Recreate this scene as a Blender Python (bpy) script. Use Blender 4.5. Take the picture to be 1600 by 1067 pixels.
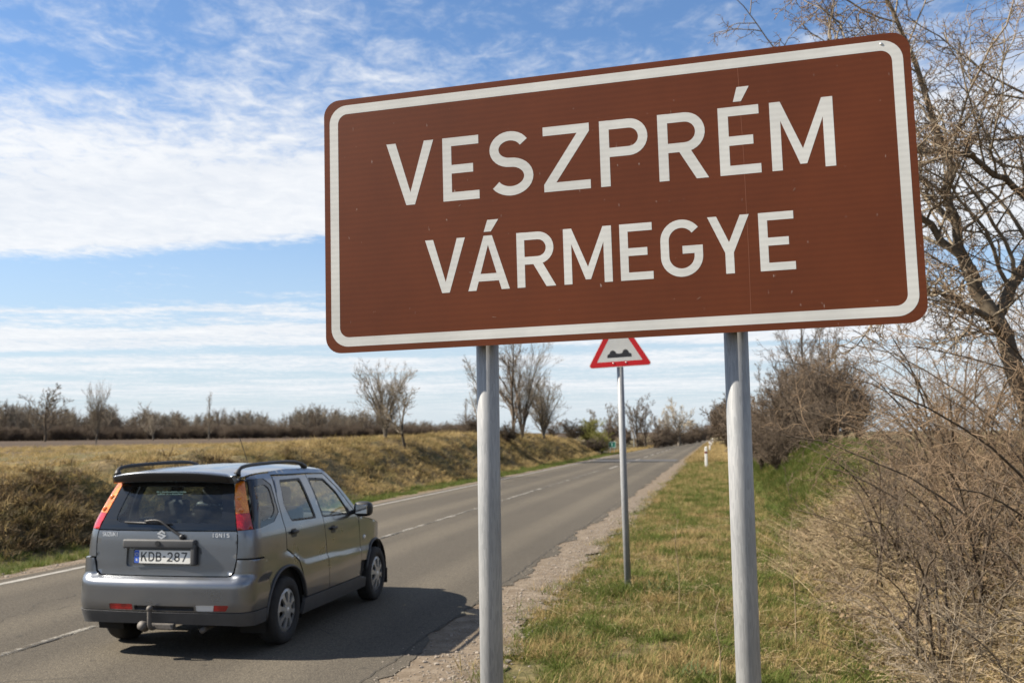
import bpy, bmesh, math, random
import numpy as np
from mathutils import Vector, Matrix
from mathutils.geometry import delaunay_2d_cdt
random.seed(7); RNG = np.random.default_rng(7)
rad = math.radians
SC = bpy.context.scene
for o in list(bpy.data.objects): bpy.data.objects.remove(o)

# ------------------------------------------------------------------ camera
CAMH = 1.8
def camera():
    yaw, pit, rol = rad(11.455), rad(5.443), rad(-0.5)
    fwd = Vector((-math.sin(yaw)*math.cos(pit), math.cos(yaw)*math.cos(pit), math.sin(pit)))
    r0 = Vector((math.cos(yaw), math.sin(yaw), 0)); u0 = r0.cross(fwd)
    r = math.cos(rol)*r0 + math.sin(rol)*u0; u = -math.sin(rol)*r0 + math.cos(rol)*u0
    cd = bpy.data.cameras.new('camera'); cd.lens = 35.01; cd.sensor_width = 36; cd.clip_start = .05; cd.clip_end = 20000
    cd.dof.use_dof = True; cd.dof.focus_distance = 3.2; cd.dof.aperture_fstop = 6.3
    co = bpy.data.objects.new('camera', cd); SC.collection.objects.link(co)
    m = Matrix((r, u, -fwd)).transposed().to_4x4(); m.translation = (0, 0, CAMH); co.matrix_world = m
    SC.camera = co
camera()

# ------------------------------------------------------------------ sky, sun, exposure
SUN_FROM = Vector((-1.15, -0.25, 1.0)).normalized()      # towards the sun: left of the road, a little behind
def N(nt, t, **kw):
    n = nt.nodes.new(t)
    for k, v in kw.items():
        if k == 'in_':
            for a, b in v.items(): n.inputs[a].default_value = b
        else: setattr(n, k, v)
    return n
def world():
    w = bpy.data.worlds.new('World'); SC.world = w; w.use_nodes = True; nt = w.node_tree; nt.nodes.clear(); L = nt.links.new
    out = N(nt, 'ShaderNodeOutputWorld'); bg = N(nt, 'ShaderNodeBackground'); bg.inputs[1].default_value = 0.056
    sky = N(nt, 'ShaderNodeTexSky', sky_type='NISHITA', sun_disc=False, sun_elevation=math.asin(SUN_FROM.z),
            sun_rotation=math.atan2(SUN_FROM.x, SUN_FROM.y), altitude=200, air_density=1.0, dust_density=0.6, ozone_density=1.6)
    tc = N(nt, 'ShaderNodeTexCoord'); sep = N(nt, 'ShaderNodeSeparateXYZ'); L(tc.outputs['Generated'], sep.inputs[0])
    def M(op, a, b=None, c=None, clamp=False):
        n = N(nt, 'ShaderNodeMath', operation=op, use_clamp=clamp)
        for i, v in enumerate((a, b, c)):
            if v is None: continue
            if isinstance(v, (int, float)): n.inputs[i].default_value = v
            else: L(v, n.inputs[i])
        return n.outputs[0]
    x, y, z = sep.outputs; zz = M('MAXIMUM', z, 0.012)
    ca, sa = math.cos(rad(11.4)), math.sin(rad(11.4))
    a = M('DIVIDE', M('SUBTRACT', M('MULTIPLY', y, ca), M('MULTIPLY', x, sa)), zz)     # distance ahead on a flat cloud deck
    b = M('DIVIDE', M('ADD', M('MULTIPLY', x, ca), M('MULTIPLY', y, sa)), zz)
    cmb = N(nt, 'ShaderNodeCombineXYZ'); L(M('ADD', a, M('MULTIPLY', b, .10)), cmb.inputs[0]); L(b, cmb.inputs[1])
    def noise(scale, detail, rough, sx=1, sy=1, off=0, dist=0):
        mp = N(nt, 'ShaderNodeMapping'); mp.inputs['Scale'].default_value = (sx, sy, 1); mp.inputs['Location'].default_value = (off, off*.7, off)
        L(cmb.outputs[0], mp.inputs[0]); n = N(nt, 'ShaderNodeTexNoise', noise_dimensions='3D')
        n.inputs['Scale'].default_value = scale; n.inputs['Detail'].default_value = detail; n.inputs['Roughness'].default_value = rough
        n.inputs['Distortion'].default_value = dist
        L(mp.outputs[0], n.inputs['Vector']); return n.outputs['Fac']
    la = M('LOGARITHM', M('MAXIMUM', M('ABSOLUTE', M('ADD', a, M('MULTIPLY', b, .06))), 0.5), 2.0)
    wob = noise(.55, 6, .6, 1, .6, 3.1)
    la = M('ADD', la, M('MULTIPLY', M('SUBTRACT', wob, .5), .75))
    rp = N(nt, 'ShaderNodeValToRGB'); cr = rp.color_ramp; cr.interpolation = 'EASE'
    pts = [(-.9,.42),(.9,.38),(1.2,.30),(1.45,.50),(1.7,.62),(1.93,.96),(2.24,.94),(2.50,.12),(2.78,.14),(2.93,.70),(3.02,.38),(3.12,.86),(3.32,.78),(3.48,.28),(3.7,.66),(3.95,.36),(4.3,.66),(4.7,.42),(5.2,.6)]
    lo, hi = -1.0, 5.5
    while len(cr.elements) < len(pts): cr.elements.new(.5)
    for e, (p, v) in zip(cr.elements, pts): e.position = (p-lo)/(hi-lo); e.color = (v, v, v, 1)
    L(M('DIVIDE', M('SUBTRACT', la, lo), hi-lo), rp.inputs[0])
    cov = rp.outputs[0]
    n1 = noise(6.5, 6, .62, 1, 1.25, 0, .5); n2 = noise(1.3, 4, .55, 1, .8, 9); n3 = noise(20, 5, .62, 1, 1.2, 4, .3)
    nn = M('ADD', M('ADD', M('MULTIPLY', n1, .42), M('MULTIPLY', n2, .40)), M('MULTIPLY', n3, .18))
    d = M('ADD', M('MULTIPLY', M('SUBTRACT', nn, .5), 1.9), M('SUBTRACT', cov, .42))
    cl = N(nt, 'ShaderNodeMapRange', interpolation_type='SMOOTHSTEP'); L(d, cl.inputs[0])
    cl.inputs[1].default_value = -.22; cl.inputs[2].default_value = .42
    fac = M('MULTIPLY', cl.outputs[0], .93)
    up = N(nt, 'ShaderNodeMapRange'); L(z, up.inputs[0]); up.inputs[1].default_value = 0.0; up.inputs[2].default_value = .05
    fac = M('MULTIPLY', fac, up.outputs[0])
    shade = N(nt, 'ShaderNodeMapRange'); L(M('ADD', M('MULTIPLY', n1, .5), M('MULTIPLY', n2, .5)), shade.inputs[0]); shade.inputs[1].default_value = .3; shade.inputs[2].default_value = .7
    cc = N(nt, 'ShaderNodeMix', data_type='RGBA'); L(shade.outputs[0], cc.inputs[0])
    cc.inputs[6].default_value = (6.0, 6.35, 6.9, 1); cc.inputs[7].default_value = (7.9, 7.95, 8.0, 1)
    mx = N(nt, 'ShaderNodeMix', data_type='RGBA'); L(fac, mx.inputs[0]); 
    hz = N(nt, 'ShaderNodeMapRange', interpolation_type='SMOOTHSTEP'); L(z, hz.inputs[0]); hz.inputs[1].default_value = .30; hz.inputs[2].default_value = -.02; hz.inputs[4].default_value = .85
    hm = N(nt, 'ShaderNodeMix', data_type='RGBA'); tint = N(nt, 'ShaderNodeMix', data_type='RGBA', blend_type='MULTIPLY'); tint.inputs[0].default_value = 1; L(sky.outputs[0], tint.inputs[6]); tint.inputs[7].default_value = (.92, 1.12, 1.32, 1)
    L(hz.outputs[0], hm.inputs[0]); L(tint.outputs[2], hm.inputs[6]); hm.inputs[7].default_value = (5.0, 5.7, 6.4, 1)
    L(hm.outputs[2], mx.inputs[6]); L(cc.outputs[2], mx.inputs[7])
    L(mx.outputs[2], bg.inputs[0]); L(bg.outputs[0], out.inputs[0])
world()
def sun():
    ld = bpy.data.lights.new('sun', 'SUN'); ld.energy = 5.0; ld.angle = rad(.53); ld.color = (1, .91, .78)
    lo = bpy.data.objects.new('sun', ld); SC.collection.objects.link(lo)
    lo.rotation_euler = (-SUN_FROM).to_track_quat('-Z', 'Y').to_euler(); lo.location = (-20, -5, 20)
sun()
SC.view_settings.view_transform = 'Standard'; SC.view_settings.look = 'None'; SC.view_settings.gamma = 1
SC.view_settings.use_curve_mapping = False; SC.view_settings.exposure = 1.20
SC.cycles.max_bounces = 8; SC.cycles.transparent_max_bounces = 24; SC.cycles.caustics_reflective = False; SC.cycles.caustics_refractive = False

# ------------------------------------------------------------------ helpers
def tag(o, label=None, cat=None, group=None, kind=None):
    for k, v in (('label', label), ('category', cat), ('group', group), ('kind', kind)):
        if v: o[k] = v
    return o
def link(o, parent=None):
    SC.collection.objects.link(o)
    if parent is not None: o.parent = parent
    return o
def empty(name, loc=(0, 0, 0), rz=0, parent=None):
    o = bpy.data.objects.new(name, None); o.location = loc; o.rotation_euler = (0, 0, rz); o.empty_display_size = .2
    return link(o, parent)
def np_mesh(name, V, F, mat=None, smooth=False, mi=None):
    """V (n,3); F (m,k) array of equal sized faces or a list of such arrays / of lists"""
    me = bpy.data.meshes.new(name)
    V = np.asarray(V, np.float32).reshape(-1, 3)
    if isinstance(F, np.ndarray): F = [F]
    if F and not isinstance(F[0], np.ndarray):
        bl = {}
        for f in F: bl.setdefault(len(f), []).append(f)
        F = [np.array(v) for v in bl.values()]
    F = [f for f in F if len(f)]
    me.vertices.add(len(V)); me.vertices.foreach_set('co', V.ravel())
    tot = np.concatenate([np.full(len(f), f.shape[1], np.int32) for f in F]) if F else np.zeros(0, np.int32)
    idx = np.concatenate([f.ravel() for f in F]).astype(np.int32) if F else np.zeros(0, np.int32)
    me.loops.add(len(idx)); me.loops.foreach_set('vertex_index', idx)
    me.polygons.add(len(tot)); st = np.zeros(len(tot), np.int32); st[1:] = np.cumsum(tot)[:-1]
    me.polygons.foreach_set('loop_start', st); me.polygons.foreach_set('loop_total', tot)
    me.polygons.foreach_set('use_smooth', np.full(len(tot), bool(smooth)))
    if mat is not None:
        for m in (mat if isinstance(mat, (list, tuple)) else [mat]): me.materials.append(m)
    if mi is not None: me.polygons.foreach_set('material_index', np.asarray(mi, np.int32))
    me.update(calc_edges=True); me.validate()
    return me
def obj(name, me, parent=None, loc=None, rot=None):
    o = bpy.data.objects.new(name, me)
    if loc is not None: o.location = loc
    if rot is not None: o.rotation_euler = rot
    return link(o, parent)
def mobj(name, V, F, mat, parent=None, smooth=False, loc=None, rot=None):
    return obj(name, np_mesh(name, V, F, mat, smooth), parent, loc, rot)
def bm_obj(name, bm, mat, parent=None, smooth=False, loc=None, rot=None):
    bmesh.ops.recalc_face_normals(bm, faces=bm.faces)
    me = bpy.data.meshes.new(name); bm.to_mesh(me); bm.free()
    me.polygons.foreach_set('use_smooth', np.full(len(me.polygons), bool(smooth)))
    me.materials.append(mat); return obj(name, me, parent, loc, rot)
def box_bm(sx, sy, sz, c=(0, 0, 0), bevel=0, seg=2, bm=None):
    b = bmesh.new(); bmesh.ops.create_cube(b, size=1)
    bmesh.ops.scale(b, vec=(sx, sy, sz), verts=b.verts)
    if bevel: bmesh.ops.bevel(b, geom=b.edges[:], offset=bevel, segments=seg, affect='EDGES', profile=.6)
    bmesh.ops.translate(b, vec=c, verts=b.verts)
    if bm is None: return b
    me = bpy.data.meshes.new('t'); b.to_mesh(me); b.free(); bm.from_mesh(me); bpy.data.meshes.remove(me); return bm
def lathe(profile, n=32, axis='z', closed=False):
    """profile: (r, h) list -> V, quads"""
    p = np.array(profile); k = len(p); a = np.linspace(0, 2*np.pi, n, endpoint=False)
    r = p[:, 0][None]*np.ones((n, 1)); h = p[:, 1][None]*np.ones((n, 1))
    X, Y = r*np.cos(a)[:, None], r*np.sin(a)[:, None]
    V = np.stack([X, Y, h], -1) if axis == 'z' else np.stack([h, X, Y], -1)
    V = V.reshape(-1, 3); F = []
    for i in range(n):
        j = (i+1) % n
        for q in range(k-1): F.append((i*k+q, j*k+q, j*k+q+1, i*k+q+1))
    return V, np.array(F)
def tubes(P, R, S=3, cap=False):
    """P (N,K,3), R (N,K) -> V, F of N tapering tubes"""
    P = np.asarray(P, float); R = np.asarray(R, float); n, K, _ = P.shape
    T = np.empty_like(P); T[:, 1:-1] = P[:, 2:]-P[:, :-2]; T[:, 0] = P[:, 1]-P[:, 0]; T[:, -1] = P[:, -1]-P[:, -2]
    T /= np.linalg.norm(T, axis=-1, keepdims=True)+1e-9
    m = T.mean(1); ref = np.eye(3)[np.argmin(np.abs(m), axis=1)][:, None, :]
    U = np.cross(T, ref); U /= np.linalg.norm(U, axis=-1, keepdims=True)+1e-9; W = np.cross(T, U)
    a = np.arange(S)*2*np.pi/S
    V = P[:, :, None]+R[:, :, None, None]*(np.cos(a)[None, None, :, None]*U[:, :, None]+np.sin(a)[None, None, :, None]*W[:, :, None])
    base = (np.arange(n)*K*S)[:, None, None]; k = np.arange(K-1)[None, :, None]*S; s = np.arange(S)[None, None, :]; s2 = (s+1) % S
    F = np.stack([base+k+s, base+k+s2, base+k+S+s2, base+k+S+s], -1).reshape(-1, 4)
    out = [F]
    if cap:
        b0 = (np.arange(n)*K*S)[:, None]
        out = [F, np.concatenate([b0+np.arange(S)[None, ::-1], b0+(K-1)*S+np.arange(S)[None]])]
        if S == 4: out = [np.concatenate(out)]
    return V.reshape(-1, 3), out
def path_tube(pts, r, S=8):
    P = np.array(pts, float)[None]; R = np.full((1, P.shape[1]), r) if np.isscalar(r) else np.array(r, float)[None]
    return tubes(P, R, S, True)
_perm = RNG.permutation(512)
_lat = RNG.random((256, 256))
def vnoise(x, y, s=1.0, o=0):
    x = np.asarray(x, float)*s+17.3*o+1000; y = np.asarray(y, float)*s+31.7*o+1000
    xi = np.floor(x).astype(int); yi = np.floor(y).astype(int); fx = x-xi; fy = y-yi
    fx = fx*fx*(3-2*fx); fy = fy*fy*(3-2*fy); g = lambda a, b: _lat[a % 256, b % 256]
    return (g(xi, yi)*(1-fx)+g(xi+1, yi)*fx)*(1-fy)+(g(xi, yi+1)*(1-fx)+g(xi+1, yi+1)*fx)*fy-.5
def fbm(x, y, s=1.0, o=0, n=4): return sum(vnoise(x, y, s*2**i, o+i)*.5**i for i in range(n))
def sstep(x, a, b): t = np.clip((np.asarray(x, float)-a)/(b-a), 0, 1); return t*t*(3-2*t)

# ------------------------------------------------------------------ materials
MAT = {}
def pbr(name, col, rough=.6, metal=0., var=.0, vscale=8., bump=0., bscale=60., coat=0., spec=.5, col2=None, tr=0., emit=None):
    if name in MAT: return MAT[name]
    m = bpy.data.materials.new(name); m.use_nodes = True; nt = m.node_tree; p = nt.nodes['Principled BSDF']; L = nt.links.new
    p.inputs['Base Color'].default_value = (*col, 1); p.inputs['Roughness'].default_value = rough; p.inputs['Metallic'].default_value = metal
    p.inputs['Coat Weight'].default_value = coat; p.inputs['Specular IOR Level'].default_value = spec
    if var or col2:
        g = N(nt, 'ShaderNodeTexCoord'); n = N(nt, 'ShaderNodeTexNoise'); n.inputs['Scale'].default_value = vscale; n.inputs['Detail'].default_value = 5; n.inputs['Roughness'].default_value = .65
        L(g.outputs['Object'], n.inputs['Vector'])
        r = N(nt, 'ShaderNodeMapRange'); r.inputs[1].default_value = .3; r.inputs[2].default_value = .7; L(n.outputs['Fac'], r.inputs[0])
        mx = N(nt, 'ShaderNodeMix', data_type='RGBA'); L(r.outputs[0], mx.inputs[0])
        c2 = col2 if col2 else tuple(min(1, c*(1+var)) for c in col); c1 = col if col2 else tuple(c*(1-var) for c in col)
        mx.inputs[6].default_value = (*c1, 1); mx.inputs[7].default_value = (*c2, 1); L(mx.outputs[2], p.inputs['Base Color'])
    if bump:
        g = N(nt, 'ShaderNodeTexCoord'); n = N(nt, 'ShaderNodeTexNoise'); n.inputs['Scale'].default_value = bscale; n.inputs['Detail'].default_value = 4
        L(g.outputs['Object'], n.inputs['Vector']); b = N(nt, 'ShaderNodeBump'); b.inputs['Strength'].default_value = bump; b.inputs['Distance'].default_value = .02
        L(n.outputs['Fac'], b.inputs['Height']); L(b.outputs[0], p.inputs['Normal'])
    if tr:
        out = nt.nodes['Material Output']; t = N(nt, 'ShaderNodeBsdfTranslucent'); t.inputs[0].default_value = (*col, 1); ms = N(nt, 'ShaderNodeMixShader'); ms.inputs[0].default_value = tr
        L(p.outputs[0], ms.inputs[1]); L(t.outputs[0], ms.inputs[2]); L(ms.outputs[0], out.inputs[0])
    MAT[name] = m; return m
def glass(name, tint, refl=1.0):
    m = bpy.data.materials.new(name); m.use_nodes = True; nt = m.node_tree; nt.nodes.clear(); L = nt.links.new
    out = N(nt, 'ShaderNodeOutputMaterial'); t = N(nt, 'ShaderNodeBsdfTransparent'); t.inputs[0].default_value = (*tint, 1)
    g = N(nt, 'ShaderNodeBsdfGlossy'); g.inputs['Roughness'].default_value = .03; g.inputs[0].default_value = (refl,)*3+(1,)
    lw = N(nt, 'ShaderNodeLayerWeight'); lw.inputs[0].default_value = .5; pw = N(nt, 'ShaderNodeMath', operation='POWER'); pw.inputs[1].default_value = 4.5; L(lw.outputs['Facing'], pw.inputs[0]); f = N(nt, 'ShaderNodeMath', operation='MULTIPLY_ADD'); f.inputs[1].default_value = .9; f.inputs[2].default_value = .045; L(pw.outputs[0], f.inputs[0]); ms = N(nt, 'ShaderNodeMixShader')
    d = N(nt, 'ShaderNodeBsdfDiffuse'); d.inputs[0].default_value = (.35, .35, .32, 1); md = N(nt, 'ShaderNodeMixShader')
    tc = N(nt, 'ShaderNodeTexCoord'); n = N(nt, 'ShaderNodeTexNoise'); n.inputs['Scale'].default_value = 6; n.inputs['Detail'].default_value = 6
    L(tc.outputs['Object'], n.inputs['Vector']); r = N(nt, 'ShaderNodeMapRange'); r.inputs[1].default_value = .35; r.inputs[2].default_value = .8; r.inputs[4].default_value = .06; L(n.outputs['Fac'], r.inputs[0])
    L(r.outputs[0], md.inputs[0]); L(t.outputs[0], md.inputs[1]); L(d.outputs[0], md.inputs[2])
    L(f.outputs[0], ms.inputs[0]); L(md.outputs[0], ms.inputs[1]); L(g.outputs[0], ms.inputs[2]); L(ms.outputs[0], out.inputs[0])
    MAT[name] = m; return m
def ramp(nt, stops):
    r = N(nt, 'ShaderNodeValToRGB'); c = r.color_ramp
    while len(c.elements) < len(stops): c.elements.new(.5)
    for e, (p, col) in zip(c.elements, stops): e.position = p; e.color = (*col, 1) if len(col) == 3 else col
    return r
def wnoise(nt, scale, detail=4, rough=.55, coord='pos', sc=(1, 1, 1)):
    n = N(nt, 'ShaderNodeTexNoise'); n.inputs['Scale'].default_value = scale; n.inputs['Detail'].default_value = detail; n.inputs['Roughness'].default_value = rough
    g = N(nt, 'ShaderNodeNewGeometry'); mp = N(nt, 'ShaderNodeMapping'); mp.inputs['Scale'].default_value = sc
    nt.links.new(g.outputs['Position'], mp.inputs[0]); nt.links.new(mp.outputs[0], n.inputs['Vector']); return n.outputs['Fac']
def mixc(nt, f, a, b, mode='MIX'):
    m = N(nt, 'ShaderNodeMix', data_type='RGBA', blend_type=mode)
    for s, v in ((0, f), (6, a), (7, b)):
        if isinstance(v, (int, float)): m.inputs[s].default_value = v
        elif isinstance(v, tuple): m.inputs[s].default_value = (*v, 1)
        else: nt.links.new(v, m.inputs[s])
    return m.outputs[2]
def new_mat(name, rough=.9, spec=.3):
    m = bpy.data.materials.new(name); m.use_nodes = True; p = m.node_tree.nodes['Principled BSDF']
    p.inputs['Roughness'].default_value = rough; p.inputs['Specular IOR Level'].default_value = spec; MAT[name] = m
    return m, m.node_tree, p, m.node_tree.links.new
def add_bump(nt, p, src, strength, dist):
    b = N(nt, 'ShaderNodeBump'); b.inputs['Strength'].default_value = strength; b.inputs['Distance'].default_value = dist
    nt.links.new(src, b.inputs['Height']); nt.links.new(b.outputs[0], p.inputs['Normal'])

def mat_asphalt():
    m, nt, p, L = new_mat('asphalt', .95, .12)
    big = wnoise(nt, .35, 5, .6, sc=(1, .25, 1)); mid = wnoise(nt, 24, 5, .75); v = N(nt, 'ShaderNodeTexVoronoi'); v.inputs['Scale'].default_value = 75
    g = N(nt, 'ShaderNodeNewGeometry'); L(g.outputs['Position'], v.inputs['Vector'])
    fine = wnoise(nt, 160, 2, .6)
    base = ramp(nt, [(.3, (.080, .070, .054)), (.7, (.142, .123, .094))]); L(big, base.inputs[0])
    c = mixc(nt, .55, base.outputs[0], ramp_out(nt, mid, [(.3, (.056, .050, .041)), (.7, (.145, .128, .101))]))
    st = ramp(nt, [(.0, (1.7, 1.62, 1.48)), (.35, (.95, .95, .95)), (.7, (.6, .6, .62))]); L(v.outputs['Distance'], st.inputs[0])
    c = mixc(nt, .75, c, st.outputs[0], 'MULTIPLY')
    sx = N(nt, 'ShaderNodeSeparateXYZ'); L(g.outputs['Position'], sx.inputs[0]); wv = N(nt, 'ShaderNodeMath', operation='SINE'); ml = N(nt, 'ShaderNodeMath', operation='MULTIPLY_ADD'); ml.inputs[1].default_value = 3.75; ml.inputs[2].default_value = 2.0; L(sx.outputs[0], ml.inputs[0]); L(ml.outputs[0], wv.inputs[0])
    c = mixc(nt, .8, c, ramp_out(nt, wv.outputs[0], [(0, (.86, .86, .87)), (1, (1.16, 1.15, 1.13))]), 'MULTIPLY')      # polished wheel tracks
    spots = wnoise(nt, 7, 3, .5); c = mixc(nt, ramp_out(nt, spots, [(.66, (0, 0, 0)), (.74, (.5, .5, .5))]), c, (.04, .037, .033))
    c = mixc(nt, .5, c, ramp_out(nt, fine, [(.3, (.5, .5, .5)), (.7, (1.5, 1.5, 1.5))]), 'MULTIPLY')
    L(c, p.inputs['Base Color'])
    ad = N(nt, 'ShaderNodeMath', operation='SUBTRACT'); L(fine, ad.inputs[0]); L(v.outputs['Distance'], ad.inputs[1])
    add_bump(nt, p, ad.outputs[0], .55, .006); return m
def ramp_out(nt, src, stops): r = ramp(nt, stops); nt.links.new(src, r.inputs[0]); return r.outputs[0]
def mat_ground():
    m, nt, p, L = new_mat('ground_soil', .95, .15)
    a = wnoise(nt, .5, 5, .6); b = wnoise(nt, 9, 5, .65); c = wnoise(nt, 45, 3, .7); far = wnoise(nt, .03, 4, .6, sc=(1, .3, 1))
    soil = ramp_out(nt, b, [(.3, (.055, .040, .022)), (.5, (.13, .098, .050)), (.72, (.22, .168, .084))])
    green = ramp_out(nt, c, [(.3, (.038, .048, .014)), (.7, (.09, .10, .032))])
    f = ramp_out(nt, a, [(.46, (0, 0, 0)), (.66, (.7, .7, .7))]); col = mixc(nt, f, soil, green)
    # ploughed field beyond the bank
    g = N(nt, 'ShaderNodeNewGeometry'); sx = N(nt, 'ShaderNodeSeparateXYZ'); L(g.outputs['Position'], sx.inputs[0])
    mr = N(nt, 'ShaderNodeMapRange'); mr.inputs[1].default_value = -20; mr.inputs[2].default_value = -32; L(sx.outputs[0], mr.inputs[0])
    plo = ramp_out(nt, far, [(.3, (.052, .036, .024)), (.7, (.085, .06, .039))])
    col = mixc(nt, mr.outputs[0], col, plo)
    L(col, p.inputs['Base Color']); add_bump(nt, p, b, .8, .05); return m
def mat_gravel():
    m, nt, p, L = new_mat('gravel_grit', .95, .2)
    v = N(nt, 'ShaderNodeTexVoronoi'); v.inputs['Scale'].default_value = 55; g = N(nt, 'ShaderNodeNewGeometry'); L(g.outputs['Position'], v.inputs['Vector'])
    a = wnoise(nt, 4.5, 7, .75); col = ramp_out(nt, a, [(.3, (.092, .068, .045)), (.5, (.165, .130, .092)), (.72, (.25, .208, .158))])
    col = mixc(nt, .5, col, ramp_out(nt, v.outputs['Distance'], [(.0, (1.3, 1.3, 1.3)), (.6, (.6, .58, .56))]), 'MULTIPLY')
    L(col, p.inputs['Base Color']); add_bump(nt, p, v.outputs['Distance'], -.8, .01); return m
def mat_paint():
    m, nt, p, L = new_mat('worn_road_paint', .8, .3)
    a = wnoise(nt, 14, 5, .7); b = wnoise(nt, 1.2, 3, .6); out = nt.nodes['Material Output']
    p.inputs['Base Color'].default_value = (.30, .28, .24, 1)
    s = N(nt, 'ShaderNodeMath', operation='ADD'); L(a, s.inputs[0]); L(b, s.inputs[1])
    r = ramp_out(nt, s.outputs[0], [(.90, (0, 0, 0)), (1.0, (.9, .9, .9))])
    sc_ = N(nt, 'ShaderNodeMapRange'); sc_.inputs[1].default_value = .88; sc_.inputs[2].default_value = 1.18; L(s.outputs[0], sc_.inputs[0])
    t = N(nt, 'ShaderNodeBsdfTransparent'); ms = N(nt, 'ShaderNodeMixShader'); L(sc_.outputs[0], ms.inputs[0]); L(t.outputs[0], ms.inputs[1]); L(p.outputs[0], ms.inputs[2]); L(ms.outputs[0], out.inputs[0]); return m
def mat_grass(name, dry1, dry2, g1, g2, lo, hi, scale=.55, tr=.35, off=0.):
    """blade colour from straw to green following patches on the ground plus a random part per tuft"""
    m, nt, p, L = new_mat(name, .75, .2); out = nt.nodes['Material Output']
    oi = N(nt, 'ShaderNodeObjectInfo'); n = wnoise(nt, scale, 3, .6); 
    a = N(nt, 'ShaderNodeMath', operation='MULTIPLY_ADD'); L(oi.outputs['Random'], a.inputs[0]); a.inputs[1].default_value = .30; L(n, a.inputs[2])
    f = N(nt, 'ShaderNodeMapRange'); f.inputs[1].default_value = lo; f.inputs[2].default_value = hi; L(a.outputs[0], f.inputs[0])
    hv = wnoise(nt, 60, 2, .6); 
    d = mixc(nt, hv, dry1, dry2); g = mixc(nt, hv, g1, g2); c = mixc(nt, f.outputs[0], d, g); L(c, p.inputs['Base Color'])
    t = N(nt, 'ShaderNodeBsdfTranslucent'); L(c, t.inputs[0]); ms = N(nt, 'ShaderNodeMixShader'); ms.inputs[0].default_value = tr
    L(p.outputs[0], ms.inputs[1]); L(t.outputs[0], ms.inputs[2]); L(ms.outputs[0], out.inputs[0]); return m
def mat_bark(name, c1, c2, scale=25):
    m, nt, p, L = new_mat(name, .9, .15); n = wnoise(nt, scale, 4, .65); n2 = wnoise(nt, .8, 2, .5)
    c = mixc(nt, .3, ramp_out(nt, n, [(.3, c1), (.7, c2)]), ramp_out(nt, n2, [(.35, c1), (.65, c2)])); L(c, p.inputs['Base Color']); return m
ASPH = mat_asphalt(); SOIL = mat_ground(); GRIT = mat_gravel(); PAINT = mat_paint()

# ------------------------------------------------------------------ terrain
XL, XR = -9.18, -2.50           # asphalt edges
def road_z(y): y = np.asarray(y, float); return .0055*np.clip(y-240, 0, 500)+.000012*np.clip(y-240, 0, 260)**2*0
def bank_top(y): return np.interp(y, [-60, 5, 16, 28, 40, 58, 80, 105, 150, 220, 400], [1.12, 1.12, 1.15, 1.32, 1.60, 1.85, 1.65, 1.2, .7, .45, .3])
def bank_top_r(y): return np.interp(y, [-60, 0, 12, 40, 80, 140, 300], [1.1, 1.1, 1.2, 1.45, 1.3, .9, .5])
def terrain(x, y):
    x = np.asarray(x, float); y = np.asarray(y, float)
    z = np.full(np.broadcast(x, y).shape, -.03)
    wob = vnoise(y, y*0, .12, 3)*.9
    bt = bank_top(y); fl = np.minimum(1.22+.0024*np.clip(-x-18, 0, 400), 1.78); bt = bt+(fl-bt)*sstep(-x, 16.5, 30)
    left = -.06*sstep(x, -9.2, -9.8)*0 - .10*sstep(-x, 9.5, 10.4)*(1-sstep(-x, 10.4, 11.2)) + bt*sstep(-x, 10.75+wob*.4, 13.7+wob)
    left = left+np.where(x < -11, (fbm(x, y, .9, 11, 3)*.30+vnoise(x, y, 1.9, 14)*.16)*sstep(-x, 10.9, 11.6)*(1-.85*sstep(-x, 13.5, 17)), 0)+.10*fbm(x, y, .05, 5, 2)*sstep(-x, 20, 60)
    bt2 = bank_top_r(y); wr = vnoise(y, y*0, .15, 8)*.6
    right = -.18*sstep(x, .6, 1.5)*(1-sstep(x, 1.5, 2.4))+bt2*sstep(x, 1.5+wr*.5, 4.3+wr)
    right = right-.03*(1-sstep(x, -1.75, -1.25))+fbm(x, y, 1.1, 21, 3)*(.06+.14*sstep(x, 1.2, 2.5))*sstep(x, -1.6, -1.0)
    z = np.where(x < XL-.1, left, np.where(x > XR+.12, right, z))
    z = z+np.where(x < -9.2, fbm(x, y, 2.3, 31, 2)*.04*sstep(-x, 9.5, 9.9)-.03*(1-sstep(-x, 9.5, 9.8)), 0)
    return z+road_z(y)
def ground():
    xs = np.concatenate([-np.geomspace(16.5, 4000, 60)[::-1], np.arange(-16.2, -9.0, .22), np.arange(-9.0, -2.3, 1.1), np.arange(-2.38, 7, .2), np.geomspace(7.2, 3500, 50)])
    ys = np.concatenate([np.arange(-60, 0, 6.), np.arange(0, 24, .3), np.arange(24, 80, .8), np.geomspace(81, 6000, 90)])
    X, Y = np.meshgrid(xs, ys); Z = terrain(X, Y); V = np.stack([X, Y, Z], -1).reshape(-1, 3)
    nx, ny = len(xs), len(ys); i = np.arange(ny-1)[:, None]*nx+np.arange(nx-1)[None]; i = i.ravel()
    tag(mobj('ground', V, np.stack([i, i+1, i+nx+1, i+nx], -1), SOIL, smooth=True), 'brown soil and dry grass ground on both sides of the road', 'ground', kind='structure')
ground()
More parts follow.
